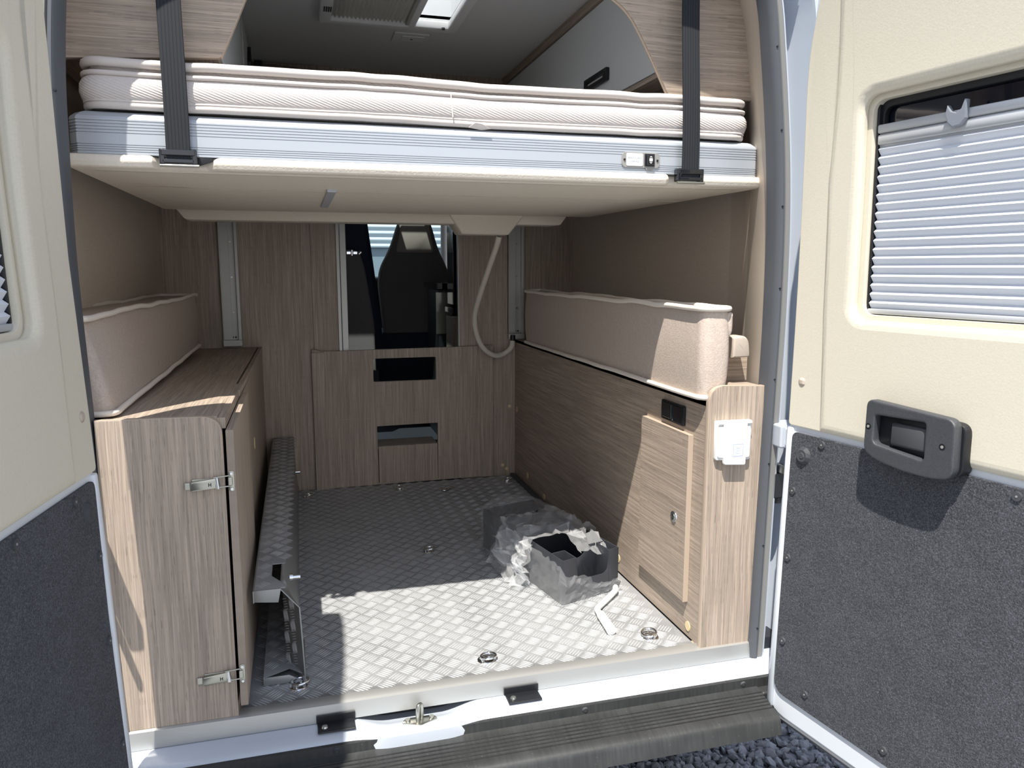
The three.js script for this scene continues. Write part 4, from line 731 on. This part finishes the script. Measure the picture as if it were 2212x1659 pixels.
// ---------------------------------------------------------------- black bin, its torn plastic film, and the crank handle
const BU = V(0.956, 0, -0.292), BW = V(-0.20, 0, -0.98).normalize(), BO = V(0.358, 0.0015, -0.348);
const bin = (u, y, w) => [BO.x + BU.x * u + BW.x * w, BO.y + y, BO.z + BU.z * u + BW.z * w];
const binV = (u, y, w) => V(...bin(u, y, w));
{
  const o = thing('storage_bin', 'matt black plastic bin with hollow corner posts, half wrapped in film', 'bin', [0, 0, 0]);
  const W = 0.216, H = 0.139, L = 0.56, t = 0.003, B = (a, b, c, d, e, f) => remap(box(a, b, c, d, e, f, 0.0008), bin);
  part('floor_panel', B(0, W, 0, t, 0, L), M.binPlastic, o);
  part('side_wall', B(0, t, 0, H, 0, L), M.binPlastic, o); part('side_wall', B(W - t, W, 0, H, 0, L), M.binPlastic, o);
  part('back_wall', B(0, W, 0, H, L - t, L), M.binPlastic, o); part('divider', B(0, W, 0, H * 0.96, 0.30, 0.30 + t), M.binPlastic, o);
  // front wall with a U shaped cut out
  part('front_wall', remap(plate(rpoly([[0, 0], [W, 0], [W, H], [0.178, H], [0.172, 0.078, 0.012], [0.160, 0.066, 0.01], [0.058, 0.066, 0.01], [0.050, H], [0, H]], 5), t, 0.0006), bin), M.binPlastic, o);
  for (const [a, b] of [[0, 0.052], [0.176, W]]) part('corner_post', merge([B(a, b, 0, H, 0.068, 0.071), B(a < 0.1 ? b - t : a, a < 0.1 ? b : a + t, 0, H, 0, 0.071)]), M.binPlastic, o);
  part('inner_wall', remap(plate(rpoly([[0.052, 0], [0.176, 0], [0.176, H * 0.98], [0.150, H * 0.98], [0.120, 0.10, 0.02], [0.052, 0.10]]), t, 0.0006), (x, y, z) => bin(x, y, 0.075 + z)), M.binPlastic, o);
}
{
  const o = thing('plastic_film', 'crumpled torn clear plastic film wrapped round the black bin', 'plastic wrap', [0, 0, 0]);
  const ridge = (x, y) => 1 - Math.abs(vnoise(x, y) - 0.5) * 2;
  const nz = (a, b, k) => (vnoise(a * 2.2 + k, b * 2.2) - 0.5) * 0.9 + Math.pow(ridge(a * 2.6 + k * 2 + b * 1.5, b * 1.6 - a), 4) * 0.55 + Math.pow(ridge(a * 6 - b * 4 + k, b * 5 + a * 2), 5) * 0.28 + (vnoise(a * 9 + k, b * 9 + 4) - 0.5) * 0.22;
  // sleeve: rings round the bin from the floor on the left over the top to the floor on the right
  const sleeve = (w0, w1, loop, amp, k, n = 13, N = 34) => {
    const R = [];
    for (let i = 0; i <= n; i++) {
      const f = i / n, w = (q) => w0(q) + (w1(q) - w0(q)) * f; const ring = [];
      for (let j = 0; j <= N; j++) { const q = j / N, p = loop(q, f); const a = amp * (p[2] ?? 1), ww = w(q); const d = nz(q * 4, f * 3, k) * a, e = nz(q * 4 + 5, f * 3 + 2, k + 3) * a; ring.push(binV(p[0] + (p[0] < 0.1 ? -1 : 1) * Math.abs(d) * 0.8, Math.max(0.002, p[1] + e * 0.8 + Math.abs(d) * 0.3), ww + nz(q * 5, f * 2 + 7, k) * 0.018)); }
      R.push(ring);
    }
    return loft(R, false, false, false, 0.3);
  };
  const around = (hl, hr, top) => (q, f) => { // left side up, across, right side down
    if (q < 0.3) return [-0.006 - 0.03 * (1 - q / 0.3) * hl, 0.003 + (top) * q / 0.3, 1.0]; if (q < 0.7) return [lerp(-0.006, 0.222, (q - 0.3) / 0.4), top + 0.018 * Math.sin((q - 0.3) / 0.4 * Math.PI), 1]; return [0.222 + 0.01 * hr * (q - 0.7) / 0.3, top * (1 - (q - 0.7) / 0.3) + 0.003, 0.6];
  };
  part('sleeve', sleeve((q) => 0.105 + 0.05 * vnoise(q * 18, 3) + 0.03 * Math.sin(q * 9), (q) => 0.345 + 0.06 * vnoise(q * 12, 8), around(1.8, 0.5, 0.146), 0.036, 2), M.filmMilky, o);
  part('sleeve', sleeve((q) => 0.33 + 0.05 * vnoise(q * 14, 5), (q) => 0.575 - 0.05 * vnoise(q * 9, 2), around(0.5, 0.4, 0.143), 0.022, 9), M.film, o);
  part('crumple', sleeve((q) => 0.13 + 0.04 * vnoise(q * 20, 1), (q) => 0.30 + 0.05 * vnoise(q * 17, 6), (q, f) => [-0.012 - 0.055 * Math.sin(q * Math.PI) * (0.6 + 0.4 * Math.sin(f * 9)), 0.004 + 0.13 * q, 1.5], 0.026, 21, 12, 22), M.filmMilky, o);
  // skirt round the front and the left side with a torn upper edge
  const skirt = (path, h, amp, k) => { const R = []; const n = 9; for (let i = 0; i <= n; i++) { const f = i / n, ring = []; const N = 44; for (let j = 0; j <= N; j++) { const q = j / N, p = path(q), hh = h(q) + 0.014 * (vnoise(q * 60, k) - 0.5); const d = nz(q * 5, f * 2, k) * amp; ring.push(binV(p[0] + p[2] * (0.004 + Math.abs(d)), 0.001 + hh * f, p[1] + p[3] * (0.004 + Math.abs(d)))); } R.push(ring); } return loft(R, false, false, false, 0.3); };
  part('skirt', skirt((q) => q < 0.55 ? [-0.003, lerp(0.34, 0.0, q / 0.55), -1, -0.2] : [lerp(-0.003, 0.219, (q - 0.55) / 0.45), -0.003, 0.0, -1], (q) => q < 0.35 ? 0.13 : q < 0.55 ? 0.125 : interp(q, [0.55, 0.62, 0.74, 0.78, 1.0], [0.10, 0.085, 0.078, 0.048, 0.042]), 0.016, 5), M.film, o);
  part('torn_flap', sleeve((q) => 0.03 + 0.03 * vnoise(q * 10, 9), (q) => 0.13, (q, f) => [lerp(0.10, 0.20, q), 0.155 - 0.035 * (1 - f) + 0.01 * Math.sin(q * 7), 0.8], 0.018, 31, 6, 12), M.filmMilky, o);
}
{
  const o = thing('crank_handle', 'white plastic winding crank lying on the floor before the bin', 'crank', [0, 0, 0]);
  const y = 0.0125;
  part('rod', merge([tube([V(0.548, y + 0.006, -0.392), V(0.540, y + 0.004, -0.374), V(0.50, y + 0.001, -0.335), V(0.456, y, -0.293), V(0.441, y, -0.276), V(0.437, y, -0.258), V(0.4345, y, -0.22)], 0.0088, 90, false, 14, 0.3), ball(V(0.548, y + 0.006, -0.392), 0.0088)]), M.whitePlastic, o);
  const g = part('grip', merge([cyl(V(0.436, 0.0135, -0.235), V(0.427, 0.0135, -0.137), 0.0125, 0.0135, 24), ball(V(0.436, 0.0135, -0.235), 0.0125, 16)]), M.whitePlastic, o);
  part('end_boss', merge([cyl(V(0.427, 0.0135, -0.137), V(0.4268, 0.0135, -0.134), 0.011, 0.008, 22), cyl(V(0.4268, 0.0135, -0.134), V(0.4267, 0.0135, -0.1325), 0.0035, 0.003, 12)]), M.whitePlastic, g);
}
// ---------------------------------------------------------------- what shows of the cab through the passage
{
  const s = thing('cab_seat', 'grey cloth cab seat with sun on its headrest', 'seat', [0.392, 0, -3.5]);
  const sil = rpoly([[-0.215, 0.56, 0.03], [0.215, 0.56, 0.03], [0.235, 0.90, 0.05], [0.215, 1.0, 0.06], [0.150, 1.13, 0.08], [0.115, 1.27, 0.08], [0.085, 1.335, 0.05], [-0.085, 1.335, 0.05], [-0.115, 1.27, 0.08], [-0.160, 1.13, 0.08], [-0.232, 1.0, 0.06], [-0.245, 0.90, 0.05]], 6);
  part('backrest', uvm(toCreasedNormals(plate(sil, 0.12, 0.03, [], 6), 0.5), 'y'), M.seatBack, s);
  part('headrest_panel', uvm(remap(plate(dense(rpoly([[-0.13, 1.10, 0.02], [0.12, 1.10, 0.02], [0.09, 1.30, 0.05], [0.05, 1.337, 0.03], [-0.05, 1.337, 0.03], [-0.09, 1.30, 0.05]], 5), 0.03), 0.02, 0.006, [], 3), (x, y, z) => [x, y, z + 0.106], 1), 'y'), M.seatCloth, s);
  part('seat_base', box(-0.26, 0.26, 0.0, 0.58, -0.35, 0.14, 0.04), M.navy, s);
}
{
  const s = thing('cab_seat', 'dark cab seat half hidden behind the passage jamb', 'seat', [-0.02, 0, -3.05]);
  part('backrest', uvm(plate(dense(rpoly([[-0.34, 0.4], [0.135, 0.4], [0.135, 0.62, 0.08], [0.105, 0.92, 0.1], [0.062, 1.28, 0.04], [0.055, 1.42], [-0.34, 1.42]], 5), 0.06), 0.16, 0.04, [], 4), 'y'), M.navy, s);
  part('side_cover', uvm(remap(plate(dense(rpoly([[-0.30, 0.4], [0.085, 0.4], [0.080, 0.68, 0.05], [0.035, 1.0, 0.08], [0.005, 1.095, 0.03], [-0.05, 1.105], [-0.30, 1.105]], 5), 0.06), 0.06, 0.012, [], 3), (x, y, z) => [x, y, 0.17 + z]), 'y'), M.seatBack, s);
}
{
  const k = thing('kitchen_unit', 'low black and silver kitchen unit beside the passage', 'cabinet', [0, 0, 0]);
  part('body', box(0.42, 0.88, 0.0, 0.875, -3.1, -2.72, 0.002), M.black, k);
  part('silver_door', box(0.405, 0.50, 0.62, 0.862, -2.722, -2.715, 0.002), M.steel, k);
  part('worktop', box(0.40, 0.885, 0.878, 0.915, -3.12, -2.70, 0.003), M.blackGloss, k);
  part('knob', cyl(V(0.475, 0.80, -2.715), V(0.475, 0.80, -2.705), 0.006), M.black, k);
}
{
  const k = thing('tall_fridge', 'tall glossy black unit at the right of the passage', 'cabinet', [0, 0, 0]);
  part('upper_door', box(0.455, 0.88, 0.80, 1.62, -2.62, -2.45, 0.003), M.blackGloss, k);
  part('counter', box(0.44, 0.88, 0.755, 0.785, -2.62, -2.40, 0.003), M.blackGloss, k);
  part('bright_edge', box(0.44, 0.88, 0.735, 0.741, -2.42, -2.40, 0.001), M.alu, k);
  part('lower_body', box(0.445, 0.88, 0.0, 0.735, -2.62, -2.41, 0.003), M.woodDark, k);
}
{
  const k = struct('trim_5', 'cab shell with dashboard and windscreen frame', 'cab');
  part('dashboard', box(-0.9, 0.9, 0.0, 0.93, -4.9, -4.3, 0.05), M.black, k);
  part('side_lower', box(-0.98, -0.92, -0.16, 0.95, -5.2, -4.28, 0.01), M.navy, k); part('side_lower', box(0.92, 0.98, -0.16, 0.95, -5.2, -4.28, 0.01), M.navy, k);
  part('roof', box(-0.98, 0.98, 1.78, 1.99, -4.75, -4.28, 0.01), M.ceiling, k);
  part('pillar', cyl(V(0.90, 0.92, -5.1), V(0.80, 1.80, -4.5), 0.03), M.greyPlastic, k); part('pillar', cyl(V(-0.90, 0.92, -5.1), V(-0.80, 1.80, -4.5), 0.03), M.greyPlastic, k);
}
one('window_2', 'clear windscreen of the cab', 'window', (() => { const g = new THREE.BufferGeometry(); g.setAttribute('position', new THREE.Float32BufferAttribute([-0.9, 0.92, -5.1, 0.9, 0.92, -5.1, 0.8, 1.8, -4.5, -0.8, 1.8, -4.5], 3)); g.setIndex([0, 1, 2, 0, 2, 3]); g.computeVertexNormals(); return g; })(), M.glass, 'structure');

renderer.render(scene, camera);
